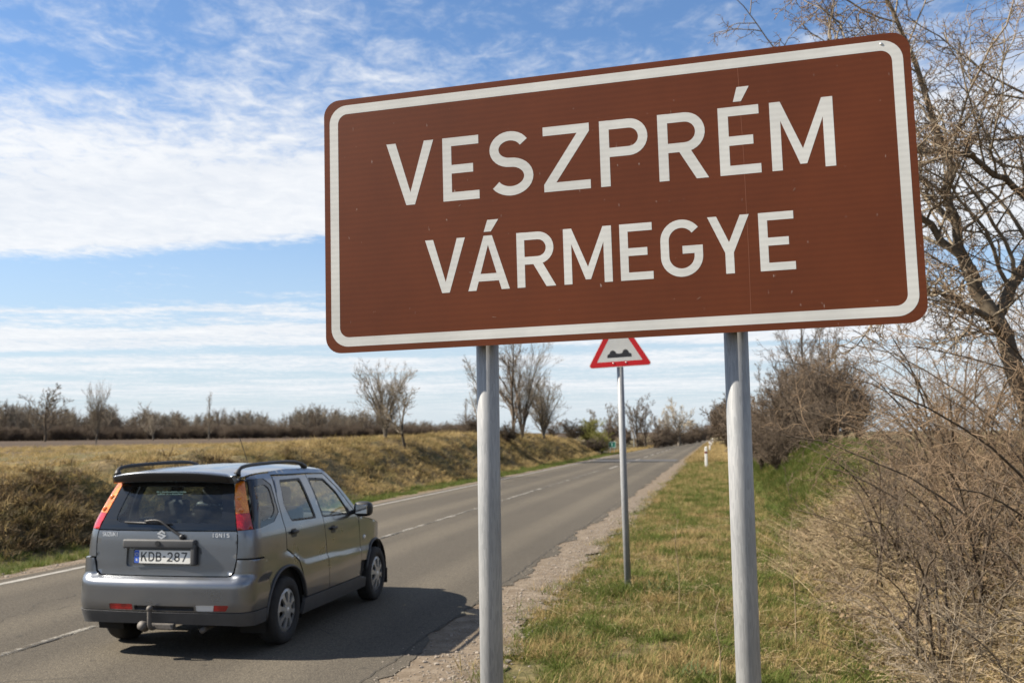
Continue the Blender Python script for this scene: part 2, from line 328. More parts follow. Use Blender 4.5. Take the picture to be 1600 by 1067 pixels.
def strip(name, x0, x1, ys, dz, mat, label, n=2, kind='structure'):
    """a sheet along the road between the curves x0(y), x1(y)"""
    ys = np.asarray(ys); t = np.linspace(0, 1, n)[None]; a, b = x0(ys)[:, None], x1(ys)[:, None]
    X = a*(1-t)+b*t; Y = ys[:, None]*np.ones_like(t); Z = road_z(Y)+dz+0*X
    V = np.stack([X, Y, Z], -1).reshape(-1, 3); i = (np.arange(len(ys)-1)[:, None]*n+np.arange(n-1)[None]).ravel()
    return tag(mobj(name, V, np.stack([i, i+1, i+n+1, i+n], -1), mat), label, name.split('_')[0] if name != 'road' else 'road', kind=kind)
YS = np.concatenate([np.arange(-40, 3, 1.), np.arange(3, 45, .12), np.arange(45, 120, .8), np.arange(120, 1200, 8.)])
def edge(base, amp, s, o): return lambda y: base+amp*(vnoise(y, y*0, s, o)+.6*vnoise(y, y*0, s*3.7, o+1)+.35*vnoise(y, y*0, s*11, o+2))
strip('road', edge(XL, .04, .8, 40), edge(XR-.03, .26, 1.3, 44), YS, 0, ASPH, 'grey worn asphalt country road', n=6)
strip('gravel_shoulder', edge(XR-.35, .0, 1, 1), edge(-1.82, .34, .9, 48), YS, -.006, GRIT, 'pale gravel shoulder on the right of the road')
strip('gravel_verge', edge(-9.5, .16, .7, 52), edge(XL+.25, .0, 1, 1), YS, -.006, GRIT, 'thin pale gritty strip on the left of the road')
strip('edge_line', edge(-8.96, .012, 2, 60), edge(-8.84, .012, 2, 63), YS, .004, pbr('edge_line_paint', (.15, .138, .115), .8, col2=(.30, .282, .245), vscale=5), 'white edge line on the left of the road')
yc = np.concatenate([np.arange(2, 45, .12), np.arange(45, 52, .8)])
strip('centre_line', edge(-6.01, .025, 1.7, 66), edge(-5.91, .03, 1.9, 69), yc, .004, PAINT, 'worn white centre line along the road joint')
for k in range(14):
    y0 = 55+k*9.0
    strip('centre_line', edge(-5.82, .01, 2, 66), edge(-5.68, .01, 2, 69), np.arange(y0, y0+4.6, .5), .004, MAT['edge_line_paint'], 'white dash of the centre line far down the road')
strip('road_crack', edge(-5.945, .035, 2.4, 71), edge(-5.928, .038, 2.4, 72), np.arange(2, 48, .06), .007, pbr('crack_dark', (.025, .023, .02), .95), 'dark jagged crack along the road joint')
strip('road_crack', edge(-2.62, .05, 2.2, 75), edge(-2.612, .052, 2.2, 75), np.arange(4, 30, .06), .007, MAT['crack_dark'], 'thin dark crack near the right edge of the asphalt')
def cracks():
    g = np.random.default_rng(9); V, F = [], []
    for k in range(26):
        y0 = 4+38*g.random()**1.5; x0 = g.uniform(-8.6, -3.2); a = g.choice([0, math.pi/2], p=[.55, .45])+g.normal(0, .25); l = g.uniform(.5, 2.6); n = int(l/.05); p = np.array([x0, y0]); d = a; b = len(V)
        for i in range(n):
            d = d+g.normal(0, .28)-(d-a)*.15; p = p+.05*np.array([math.cos(d), math.sin(d)]); w = .0045*g.uniform(.4, 1.2)*(1-abs(2*i/n-1))**.5; q = np.array([-math.sin(d), math.cos(d)])*w
            V += [(p[0]+q[0], p[1]+q[1], .006), (p[0]-q[0], p[1]-q[1], .006)]
        F += [(b+2*i, b+2*i+1, b+2*i+3, b+2*i+2) for i in range(n-1)]
    V = np.array(V); k = (V[:, 0] > -8.8) & (V[:, 0] < -2.75); V[:, 0] = np.clip(V[:, 0], -8.8, -2.8)
    tag(mobj('road_crack', V, np.array(F), MAT['crack_dark']), 'fine dark cracks scattered over the asphalt', 'crack', kind='structure')
cracks()
strip('asphalt_patch', edge(-8.6, .1, 1, 81), edge(-2.75, .1, 1, 84), np.arange(70, 76, .3), .003, pbr('patch_asphalt', (.055, .053, .05), .9, var=.2), 'dark asphalt patch across the road ahead')

# ------------------------------------------------------------------ flat shapes and lettering
def in_poly(P, poly):
    P = np.asarray(P, float); poly = np.asarray(poly, float); x, y = P[:, 0], P[:, 1]; ins = np.zeros(len(P), bool)
    a = poly; b = np.roll(poly, -1, 0)
    for (x0, y0), (x1, y1) in zip(a, b):
        c = (y0 > y) != (y1 > y)
        if y1 != y0: ins ^= c & (x < (x1-x0)*(y-y0)/(y1-y0)+x0)
    return ins
def cdt(polys, holes=(), extra=None):
    """triangulate the union of polygons minus holes -> verts2d, tris"""
    vs, es = [], []
    for p in list(polys)+list(holes):
        b = len(vs); vs += [Vector((float(q[0]), float(q[1]))) for q in p]; es += [(b+i, b+(i+1) % len(p)) for i in range(len(p))]
    if extra is not None: vs += [Vector((float(q[0]), float(q[1]))) for q in extra]
    r = delaunay_2d_cdt(vs, es, [], 0, 1e-5)
    V = np.array([tuple(v) for v in r[0]]); F = np.array([f for f in r[2]]); c = V[F].mean(1)
    ok = np.zeros(len(F), bool)
    for p in polys: ok |= in_poly(c, p)
    for h in holes: ok &= ~in_poly(c, h)
    F = F[ok]
    e1 = V[F[:, 1]]-V[F[:, 0]]; e2 = V[F[:, 2]]-V[F[:, 0]]; ar = e1[:, 0]*e2[:, 1]-e1[:, 1]*e2[:, 0]
    F = F[np.abs(ar) > 1e-10]; ar = ar[np.abs(ar) > 1e-10]; F[ar < 0] = F[ar < 0][:, ::-1]
    return V, F
def stroke(pts, t):
    P = np.array(pts, float); d = np.diff(P, axis=0); d /= np.linalg.norm(d, axis=1, keepdims=True)+1e-12; n = np.stack([-d[:, 1], d[:, 0]], 1)
    m = np.vstack([n[:1], n[:-1]+n[1:], n[-1:]]); l = np.linalg.norm(m, axis=1, keepdims=True); m = m/l
    k = np.ones(len(P)); k[1:-1] = 1/np.clip((m[1:-1]*n[1:]).sum(1), .45, 1)
    o = m*k[:, None]*t/2; return np.vstack([P+o, (P-o)[::-1]])
def arc(cx, cy, rx, ry, a0, a1, n=14):
    a = np.radians(np.linspace(a0, a1, n)); return [(cx+rx*math.cos(q), cy+ry*math.sin(q)) for q in a]
def rect(x0, y0, x1, y1): return [(x0, y0), (x1, y0), (x1, y1), (x0, y1)]
def glyph(c, w, h, t):
    T = t/2
    if c == 'V': k = t*1.08; b = t*.5; return [[(0, h), (k, h), (w/2, .20*h), (w-k, h), (w, h), (w/2+b, 0), (w/2-b, 0)]]
    if c in 'EÉ': return [rect(0, 0, t, h), rect(t*.5, h-t*.95, w, h), rect(t*.5, .43*h, w*.84, .43*h+t*.95), rect(t*.5, 0, w, t*.95)]
    if c == 'S':
        m = .515*h; ru = (h-T-m)/2; rl = (m-T)/2; u = arc(w*.485, m+ru, w*.455-T, ru, 28, 270, 22); l = arc(w*.5, T+rl, w*.5-T, rl, 90, -148, 22)
        return [stroke(u[:-1]+[(w*.49, m)]+l[1:], t)]
    if c == 'Z': return [[(0, h), (w, h), (w, h-t*.85), (t*1.32, t*.95), (w, t*.95), (w, 0), (0, 0), (0, t*.8), (w-t*1.32, h-t*.95), (0, h-t*.95)]]
    if c in 'PR':
        yb = h*.44 if c == 'P' else h*.41; r = (h-yb-t)/2; x = w-T-r if c == 'P' else w*.96-T-r
        g = [rect(0, 0, t, h), stroke([(T*.5, h-T)]+arc(x, (h+yb)/2, r, r, 90, -90, 16)+[(T*.5, yb+T)], t*.97)]
        if c == 'R': g.append([(w*.36, yb+t*.6), (w*.36+t*1.25, yb+t*.6), (w, 0), (w-t*1.22, 0)])
        return g
    if c == 'M': v = .07*h; b = t*.32; k = t*1.0; return [rect(0, 0, t, h), rect(w-t, 0, w, h), [(t*.6, h), (t*1.05, h), (w/2, v+t*1.55), (w-t*1.05, h), (w-t*.6, h), (w-t, h*.72), (w/2+b, v), (w/2-b, v), (t, h*.72)]]
    if c in 'AÁ': k = t*1.06; b = t*.55; return [[(0, 0), (k, 0), (w/2, h*.83), (w-k, 0), (w, 0), (w/2+b, h), (w/2-b, h)], rect(w*.22, h*.165, w*.78, h*.165+t*.95)]
    if c == 'G':
        r = w/2-T; yy = r; p = arc(w/2, h-T-r, r, r, 35, 180, 16)+arc(w/2, T+r, r, r, 180, 360, 18)+[(w-T, h*.44)]
        return [stroke(p, t), rect(w*.52, h*.40, w, h*.40+t*.95)]
    if c == 'Y': k = t*1.05; return [[(0, h), (k, h), (w/2, h*.54), (w-k, h), (w, h), (w/2+t*.5, h*.36), (w/2+t*.5, 0), (w/2-t*.5, 0), (w/2-t*.5, h*.36)]]
    if c == 'K': return [rect(0, 0, t, h), [(t*.6, h*.26), (w, h), (w-t*1.3, h), (t*.6, h*.26+t*1.5)], [(w*.36, h*.56), (w*.36+t*1.0, h*.68), (w, 0), (w-t*1.2, 0)]]
    if c == 'D': r = h*.34; return [stroke([(T, T), (T, h-T)]+[(w*.45, h-T)]+arc(w-T-r*.9, h-T-r, r*.9, r, 90, 0, 8)+arc(w-T-r*.9, T+r, r*.9, r, 0, -90, 8)+[(T, T)], t)]
    if c == 'B':
        ru = (h*.5-t*.5)/2; return [rect(0, 0, t, h), stroke([(T, h-T)]+arc(w*.94-T-ru, h*.5+ru, ru, ru, 90, -90, 12)+[(T, h*.5)], t*.97), stroke([(T, h*.5)]+arc(w-T-ru, T+ru, ru, ru, 90, -90, 12)+[(T, T)], t*.97)]
    if c == '-': return [rect(0, h*.42, w, h*.42+t*1.1)]
    if c == '2': r = w/2-T; return [stroke(arc(w/2, h-T-r, r, r, 165, -35, 16)+[(T*1.3, T)], t), rect(0, 0, w, t*.97)]
    if c == '7': return [rect(0, h-t, w, h), [(w-t*1.1, h-t*.5), (w, h-t*.5), (w, h-t), (w*.42, 0), (w*.42-t*1.05, 0), (w-t*1.15, h-t)]]
    if c == '8': ru = (h*.5-T)/2; return [stroke(arc(w/2, h*.5+ru, w*.46-T, ru, -90, 270, 26), t), stroke(arc(w/2, T+ru, w*.5-T, ru, 90, 450, 26), t)]
    if c == 'U': r = w/2-T; return [stroke([(T, h), (T, T+r)]+arc(w/2, T+r, r, r, 180, 360, 14)+[(w-T, h)], t)]
    if c == 'N': return [rect(0, 0, t, h), rect(w-t, 0, w, h), [(0, h), (t, h), (w, 0), (w-t, 0)]]
    if c == 'I': return [rect(w/2-T, 0, w/2+T, h)]
    if c == '1': return [rect(w/2-T, 0, w/2+T, h), [(w/2-T, h), (w/2-T, h-t*1.3), (w*.1, h*.68), (w*.1, h*.68+t)]]
    return [rect(0, 0, w, h)]
def flat(name, V2, F, mat, parent, thick=.0012, z=0., M=None):
    """thin solid sheet from a 2d triangulation lying in the x-z plane, facing -y; z: distance in front of the plane"""
    n = len(V2); A = np.stack([V2[:, 0], np.full(n, -z-thick), V2[:, 1]], 1); B = A.copy(); B[:, 1] = -z
    ed = {}
    for f in F:
        for a, b in ((f[0], f[1]), (f[1], f[2]), (f[2], f[0])): ed[(a, b)] = 1
    sk = [(a, a+n, b+n, b) for (a, b) in ed if (b, a) not in ed]
    V = np.vstack([A, B]); Fs = [F, F[:, ::-1]+n]
    fl = [np.concatenate(Fs)]+([np.array(sk)] if sk else [])
    return mobj(name, V, fl, mat, parent)
def round_rect(w, h, r, n=8):
    p = []
    for cx, cy, a in ((w/2-r, h/2-r, 0), (-w/2+r, h/2-r, 90), (-w/2+r, -h/2+r, 180), (w/2-r, -h/2+r, 270)): p += arc(cx, cy, r, r, a, a+90, n)
    return p
def letters(text, specs, base, h, t, mat, parent, z, accent=None, thick=.0003):
    for c, (x0, x1) in zip(text, specs):
        g = [np.array(p)+np.array([x0, base]) for p in glyph(c, x1-x0, h, t)]
        if c in 'ÉÁ': xm = (x0+x1)/2+(x1-x0)*.02; g.append(np.array([(xm-.016, base+h+t*.5), (xm+.008, base+h+t*.5), (xm+.034, base+h+t*2.0), (xm-.003, base+h+t*2.0)]))
        V, F = cdt(g); flat('letter', V, F, mat, parent, thick, z)

def mat_reflective(name, col, cell=260, contrast=.10, rough=.42):
    """retroreflective sheeting: fine cell pattern, faint horizontal banding, scuffs"""
    m, nt, p, L = new_mat(name, rough, .22); tc = N(nt, 'ShaderNodeTexCoord')
    mp = N(nt, 'ShaderNodeMapping'); L(tc.outputs['Object'], mp.inputs[0]); mp.inputs['Rotation'].default_value = (0, rad(45), 0)
    v = N(nt, 'ShaderNodeTexVoronoi', feature='DISTANCE_TO_EDGE'); v.inputs['Scale'].default_value = cell; v.inputs['Randomness'].default_value = 0; L(mp.outputs[0], v.inputs['Vector'])
    e = ramp_out(nt, v.outputs['Distance'], [(.02, (1-contrast*1.6,)*3), (.16, (1+contrast*.3,)*3)])
    wv = N(nt, 'ShaderNodeTexWave', wave_type='BANDS', bands_direction='Z'); wv.inputs['Scale'].default_value = 17; wv.inputs['Distortion'].default_value = 1.5; wv.inputs['Detail'].default_value = 3; L(tc.outputs['Object'], wv.inputs['Vector'])
    n = N(nt, 'ShaderNodeTexNoise'); n.inputs['Scale'].default_value = 2.2; n.inputs['Detail'].default_value = 7; n.inputs['Roughness'].default_value = .65; L(tc.outputs['Object'], n.inputs['Vector'])
    c = mixc(nt, 1., tuple(col), e, 'MULTIPLY')
    c = mixc(nt, .7, c, ramp_out(nt, wv.outputs['Fac'], [(0, (1-contrast*.5,)*3), (1, (1+contrast*.5,)*3)]), 'MULTIPLY')
    c = mixc(nt, 1., c, ramp_out(nt, n.outputs['Fac'], [(.3, (.84,)*3), (.7, (1.14,)*3)]), 'MULTIPLY')
    n2 = N(nt, 'ShaderNodeTexNoise'); n2.inputs['Scale'].default_value = 90; n2.inputs['Detail'].default_value = 2; mp2 = N(nt, 'ShaderNodeMapping'); mp2.inputs['Scale'].default_value = (1, 1, .35); L(tc.outputs['Object'], mp2.inputs[0]); L(mp2.outputs[0], n2.inputs['Vector'])
    c = mixc(nt, ramp_out(nt, n2.outputs['Fac'], [(.74, (0, 0, 0)), (.80, (.35, .35, .35))]), c, (.55, .5, .45))
    L(c, p.inputs['Base Color']); return m
BROWN = mat_reflective('brown_sheeting', (.112, .0285, .0082), contrast=.14); WHITE_R = mat_reflective('white_sheeting', (.56, .56, .53), contrast=.10)
def mat_galv():
    m, nt, p, L = new_mat('galvanised_steel', .48, .5); tc = N(nt, 'ShaderNodeTexCoord')
    p.inputs['Metallic'].default_value = .10
    mp = N(nt, 'ShaderNodeMapping'); mp.inputs['Scale'].default_value = (60, 60, .8); L(tc.outputs['Object'], mp.inputs[0])
    n = N(nt, 'ShaderNodeTexNoise'); n.inputs['Scale'].default_value = 1.6; n.inputs['Detail'].default_value = 6; n.inputs['Roughness'].default_value = .7; L(mp.outputs[0], n.inputs['Vector'])
    v = N(nt, 'ShaderNodeTexVoronoi'); v.inputs['Scale'].default_value = 260; mp2 = N(nt, 'ShaderNodeMapping'); mp2.inputs['Scale'].default_value = (1, 1, .12); L(tc.outputs['Object'], mp2.inputs[0]); L(mp2.outputs[0], v.inputs['Vector'])
    c = ramp_out(nt, n.outputs['Fac'], [(.25, (.240, .246, .250)), (.5, (.258, .263, .265)), (.75, (.276, .279, .277))])
    c = mixc(nt, .45, c, ramp_out(nt, v.outputs['Color'], [(.1, (.66, .67, .70)), (.9, (1.25, 1.25, 1.25))]), 'MULTIPLY')
    n3 = N(nt, 'ShaderNodeTexNoise'); n3.inputs['Scale'].default_value = 5; n3.inputs['Detail'].default_value = 6; L(tc.outputs['Object'], n3.inputs['Vector']); c = mixc(nt, .8, c, ramp_out(nt, n3.outputs['Fac'], [(.3, (.86, .87, .88)), (.7, (1.10, 1.09, 1.08))]), 'MULTIPLY')
    L(c, p.inputs['Base Color']); L(ramp_out(nt, n.outputs['Fac'], [(.3, (.44,)*3), (.7, (.56,)*3)]), p.inputs['Roughness'])
    add_bump(nt, p, n.outputs['Fac'], .03, .002); return m
GALV = mat_galv(); STEEL = pbr('sign_back_metal', (.42, .43, .44), .5, .4, var=.15); BOLT = pbr('zinc_bolt', (.6, .6, .58), .35, .7)

# ------------------------------------------------------------------ the county sign
def county_sign():
    W, H = 1.8954, .873; root = empty('county_sign', (-.341, 3.10, 0)); root.rotation_euler = (0, 0, rad(-3.406))
    tag(root, 'large brown county name sign with white border and lettering on two steel posts', 'road sign')
    def tilt(o):
        o.location = (0, 0, 2.5365); o.rotation_euler = (0, -rad(1.11), 0); return o
    out = round_rect(W, H, .055, 10); V, F = cdt([out])
    p = tilt(flat('panel', V, F, BROWN, root, .0025, .0))
    fold = round_rect(W-.004, H-.004, .053, 10); fin = round_rect(W-.016, H-.016, .047, 10); V, F = cdt([fold], [fin])
    n = len(V); f = tilt(flat('edge_fold', V, F, STEEL, root, .022, -.0225)); 
    V, F = cdt([round_rect(W-.042, H-.042, .062, 10)], [round_rect(W-.104, H-.104, .034, 10)])
    flat('border', V, F, WHITE_R, p, .0003, .0025)
    r1 = [(-.719, -.552), (-.520, -.395), (-.362, -.212), (-.177, -.025), (.008, .161), (.193, .345), (.380, .503), (.535, .720)]
    letters('VESZPRÉM', r1, .048, .214, .0305, WHITE_R, p, .0025)
    r2 = [(-.587, -.449), (-.441, -.301), (-.275, -.148), (-.121, .034), (.060, .162), (.187, .316), (.333, .458), (.485, .588)]
    letters('VÁRMEGYE', r2, -.2565, .179, .0258, WHITE_R, p, .0025)
    # rails and clamps on the back
    for zz in (-.27, .27):
        tilt(bm_obj('rail', box_bm(W-.12, .012, .035, (0, .0285+.006, zz), .002), STEEL, root))
    rn = random.Random(3)
    for x in (-.39, .414):
        v, f = path_tube([(x-.012*(1 if x < 0 else 1), .080, 2.93), (x-.003, .080, 1.5), (x+.012, .080, -.35)], .0372, 40)
        po = mobj('post', v, f, GALV, root, smooth=True)
        for q in po.data.polygons: q.use_smooth = len(q.vertices) == 4
        bm = bmesh.new(); bmesh.ops.create_cone(bm, cap_ends=True, segments=32, radius1=.0392, radius2=.036, depth=.02); bmesh.ops.translate(bm, vec=(x-.012, .080, 2.94), verts=bm.verts)
        bm_obj('post_cap', bm, pbr('cap_plastic', (.05, .05, .05), .6), root)
        for zz in (2.27, 2.81):
            bm = bmesh.new(); bmesh.ops.create_cone(bm, cap_ends=False, segments=32, radius1=.0405, radius2=.0405, depth=.03); bmesh.ops.translate(bm, vec=(x-.008, .080, zz), verts=bm.verts); bm_obj('clamp', bm, STEEL, root, True)
    for x, z in ((.868, .405),):
        bm = bmesh.new(); bmesh.ops.create_uvsphere(bm, u_segments=10, v_segments=6, radius=.0045); bmesh.ops.scale(bm, vec=(1, .5, 1), verts=bm.verts); bmesh.ops.translate(bm, vec=(x, -.003, z), verts=bm.verts); bm_obj('rivet', bm, BOLT, p, True)
    # scratches and a thin seam in the sheeting
    sc_m = pbr('scratch', (.30, .22, .16), .6)
    for k in range(7):
        x, z = rn.uniform(-.88, .88), rn.uniform(-.37, .37); l = rn.uniform(.004, .014); a = rn.uniform(0, 6.3)
        V, F = cdt([stroke([(x, z), (x+l*math.cos(a), z+l*math.sin(a))], .0008)]); flat('scratch', V, F, sc_m, p, .0002, .0029)
    V, F = cdt([stroke([(.447, .40), (.452, .1), (.452, -.2), (.449, -.42)], .0012)]); flat('sheet_seam', V, F, pbr('seam', (.20, .066, .027), .5), p, .0001, .00255)
county_sign()

# ------------------------------------------------------------------ warning triangle ahead
RED_R = mat_reflective('red_sheeting', (.50, .018, .022), contrast=.05); BLACKP = pbr('black_print', (.015, .016, .018), .5)
def rounded_tri(s, r, cz=0):
    h = s*math.sqrt(3)/2; c = [(-s/2, -h/3), (s/2, -h/3), (0, 2*h/3)]; p = []
    for (x, y), a in zip(c, (150, 270, 30)):
        d = math.hypot(x, y); k = (d-2*r)/d; p += arc(x*k, y*k+cz, r, r, a, a+120, 7)
    return p
def bump_sign():
    root = empty('warning_sign', (-1.05, 11.9, 0)); tag(root, 'red bordered warning triangle with a black uneven road symbol on a grey post', 'road sign')
    zb = 2.615; s = .78; h = s*math.sqrt(3)/2; zc = zb+h/3
    root.rotation_euler = (0, 0, rad(0))
    V, F = cdt([rounded_tri(s, .03)]); e = flat('panel', V, F, pbr('sign_edge_white', (.75, .74, .70), .5, var=.06), root, .012, 0); e.location = (-.055, 0, zc); e.rotation_euler = (0, rad(-2.6), 0)
    V, F = cdt([rounded_tri(s-.022, .025)], [rounded_tri(s-.235, .004)]); flat('red_border', V, F, RED_R, e, .0008, .012)
    V, F = cdt([rounded_tri(s-.233, .004)]); flat('white_field', V, F, WHITE_R, e, .0006, .012)
    b = -h/3+.115; bp = [(-.145, b), (.145, b), (.145, b+.035), (.128, b+.045)]+[(x*.9, y) for x, y in arc(.085, b+.04, .045, .052, 10, 170, 10)]+[(.02, b+.048), (0, b+.043), (-.02, b+.048)]+[(x*.9, y) for x, y in arc(-.085, b+.04, .045, .047, 10, 170, 10)]+[(-.128, b+.045), (-.145, b+.03)]
    V, F = cdt([bp]); flat('bump_symbol', V, F, BLACKP, e, .0006, .0127)
    for x in (-.075, .075):
        bm = bmesh.new(); bmesh.ops.create_uvsphere(bm, u_segments=8, v_segments=6, radius=.009); bmesh.ops.scale(bm, vec=(1, .6, 1), verts=bm.verts); bmesh.ops.translate(bm, vec=(x, -.014, -h/3+.05), verts=bm.verts); bm_obj('bolt', bm, BOLT, e, True)
    v, f = path_tube([(-.062, .055, zb+h+.05), (-.03, .055, 1.2), (.0, .055, -.3)], .040, 24); po = mobj('post', v, f, GALV, root, smooth=True)
    for z in (zb+.12, zb+.38): bm_obj('clamp', box_bm(.10, .02, .035, (-.06, .012, z), .003), STEEL, root)
bump_sign()

# ------------------------------------------------------------------ the car
CX, CY = -4.575, 7.66           # rear bumper centre on the road
def cub(xs, ys):
    """smooth monotone interpolation"""
    xs = np.array(xs, float); ys = np.array(ys, float); d = np.diff(ys)/np.diff(xs); m = np.zeros(len(xs)); m[1:-1] = np.where(d[:-1]*d[1:] > 0, 2*d[:-1]*d[1:]/(d[:-1]+d[1:]+1e-12), 0); m[0] = d[0]; m[-1] = d[-1]
    def f(x):
        x = np.clip(np.asarray(x, float), xs[0], xs[-1]); i = np.clip(np.searchsorted(xs, x)-1, 0, len(xs)-2); h = xs[i+1]-xs[i]; t = (x-xs[i])/h
        return (2*t**3-3*t**2+1)*ys[i]+(t**3-2*t**2+t)*h*m[i]+(-2*t**3+3*t**2)*ys[i+1]+(t**3-t**2)*h*m[i+1]
    return f
HW = cub([.10, .20, .32, .48, .62, .82, .97, 1.04, 1.25, 1.40, 1.46, 1.50, 1.53], [.76, .785, .808, .815, .812, .808, .798, .782, .722, .668, .640, .600, .555])
RY = cub([.10, .28, .36, .45, .58, .625, .665, .80, 1.0, 1.05, 1.2, 1.42, 1.50, 1.53], [.09, .05, .02, .0, .0, .012, .070, .078, .090, .098, .16, .27, .32, .36])
A0 = rad(7); RC = .15
def crease(y): return np.interp(y, [.3, .78, 1.0, 1.14, 1.7, 2.75, 3.6], [.80, .80, .74, .685, .672, .628, .60])
def sbow(y):
    y = np.asarray(y, float); b = 1-.028*np.clip((1.4-y)/1.4, 0, 2)**2-.03*np.clip((y-2.0)/1.2, 0, 1.2)**2
    return b*np.sqrt(np.clip(1-.72*np.clip((y-3.12)/.78, 0, 1)**2, .1, 1))
def S(U, z):
    """body surface: U runs from the rear centre round the corner along the side; z is height"""
    U = np.asarray(U, float); z = np.asarray(z, float); sg = np.where(U < 0, -1., 1.); u = np.abs(U)
    w = HW(z)*sbow(.19); r = RY(z); xe = w-RC+RC*math.sin(A0); bow = xe*math.tan(A0)/2; yc = r+bow+RC*math.cos(A0)
    t = np.clip(u/.62, 0, 1); xa = t*xe; ya = r+bow*t*t
    a = A0+np.clip((u-.62)/.24, 0, 1)*(rad(88.5)-A0); xb = w-RC+RC*np.sin(a); yb = yc-RC*np.cos(a)
    yn = np.maximum(u-.86, 0)+.19; fall = 1-sstep(yn, .19, 1.25); yc_ = yn+(yc-.19)*fall
    flare = .016*sstep((crease(yc_)-z)/.035, 0, 1)*sstep(yc_, .55, .9)*(1-sstep(z, .9, 1.0))
    xc = HW(z)*sbow(yc_)+flare
    x = np.where(u < .62, xa, np.where(u < .86, xb, xc)); y = np.where(u < .62, ya, np.where(u < .86, yb, yc_))
    return np.stack([sg*x, y, z+0*x], -1)
def SN(U, z):
    e = 2e-3; du = S(U+e, z)-S(U-e, z); dz = S(U, z+e)-S(U, z-e); n = np.cross(du, dz); n /= np.linalg.norm(n, axis=-1, keepdims=True)+1e-12; return n
def bis(f, v, lo, hi):
    for _ in range(40):
        m = (lo+hi)/2
        if f(m) < v: lo = m
        else: hi = m
    return (lo+hi)/2
def R_(x, z): 
    s = 1 if x >= 0 else -1
    return (s*bis(lambda u: float(S(u, z)[0]), abs(x), 0, .86), z)
def D_(y, z): return (bis(lambda u: float(S(u, z)[1]), y, .5, 5.), z)
def dens(p, step=.03, closed=True):
    p = np.asarray(p, float); q = []
    n = len(p)
    for i in range(n if closed else n-1):
        a, b = p[i], p[(i+1) % n]; k = max(1, int(np.ceil(np.linalg.norm(b-a)/step)))
        q += [a+(b-a)*j/k for j in range(k)]
    return np.array(q)
def rounded(poly, r=.02, n=4):
    """round the corners of a polygon"""
    p = np.asarray(poly, float); out = []
    for i in range(len(p)):
        a, b, c = p[i-1], p[i], p[(i+1) % len(p)]; u, v = a-b, c-b; lu, lv = np.linalg.norm(u), np.linalg.norm(v); k = min(r, .45*lu, .45*lv)
        s, e = b+u/lu*k, b+v/lv*k
        for t in np.linspace(0, 1, n+1): out.append((1-t)**2*s+2*t*(1-t)*b+t*t*e)
    return np.array(out)
def panel(name, outer, mat, parent, holes=(), off=0., depth=.018, step=.035, mirror=False, offz=None):
    o = dens(outer, step); hs = [dens(h, step) for h in holes]; lo, hi = o.min(0), o.max(0)
    gx, gz = np.meshgrid(np.arange(lo[0]+step/2, hi[0], step), np.arange(lo[1]+step/2, hi[1], step*.8)); g = np.stack([gx.ravel(), gz.ravel()], 1)
    if len(g): 
        k = in_poly(g, o)
        for h in hs: k &= ~in_poly(g, h)
        g = g[k]; bd = np.vstack([o]+hs)
        if len(g): g = g[np.sqrt(((g[:, None]-bd[None])**2).sum(-1)).min(1) > step*.45]
    V2, F = cdt([o], hs, g if len(g) else None)
    P = S(V2[:, 0], V2[:, 1]); n = SN(V2[:, 0], V2[:, 1]); of = off+(offz(V2) if offz else 0.)
    of = np.broadcast_to(np.asarray(of, float), (len(V2),))[:, None]
    A = P+n*of; ed = {}
    for f in F:
        for a, b in ((f[0], f[1]), (f[1], f[2]), (f[2], f[0])): ed[(a, b)] = 1
    bd = [(a, b) for (a, b) in ed if (b, a) not in ed]; V = A; fl = [F]
    if depth and bd:
        ids = sorted({a for a, b in bd}|{b for a, b in bd}); m1 = {v: len(A)+i for i, v in enumerate(ids)}; m2 = {v: len(A)+len(ids)+i for i, v in enumerate(ids)}
        V = np.vstack([A, A[ids], (P+n*(of-depth))[ids]]); fl = [F, np.array([(m1[a], m2[a], m2[b], m1[b]) for a, b in bd])]
    if mirror: V = V*np.array([-1, 1, 1]); fl = [f[:, ::-1] for f in fl]
    return mobj(name, V, fl, mat, parent, smooth=True)
def thick_tube(name, pts, r, mat, parent, S_=10):
    P = np.array(pts, float)
    v, f = path_tube(P, r, S_); o = mobj(name, v, f, mat, parent, smooth=True)
    return o
def smooth_path(pts, n=6):
    P = np.array(pts, float); out = []
    for i in range(len(P)-1):
        p0, p1, p2, p3 = P[max(i-1, 0)], P[i], P[i+1], P[min(i+2, len(P)-1)]
        for t in np.linspace(0, 1, n, endpoint=False): out.append(.5*((2*p1)+(-p0+p2)*t+(2*p0-5*p1+4*p2-p3)*t*t+(-p0+3*p1-3*p2+p3)*t**3))
    out.append(P[-1]); return np.array(out)
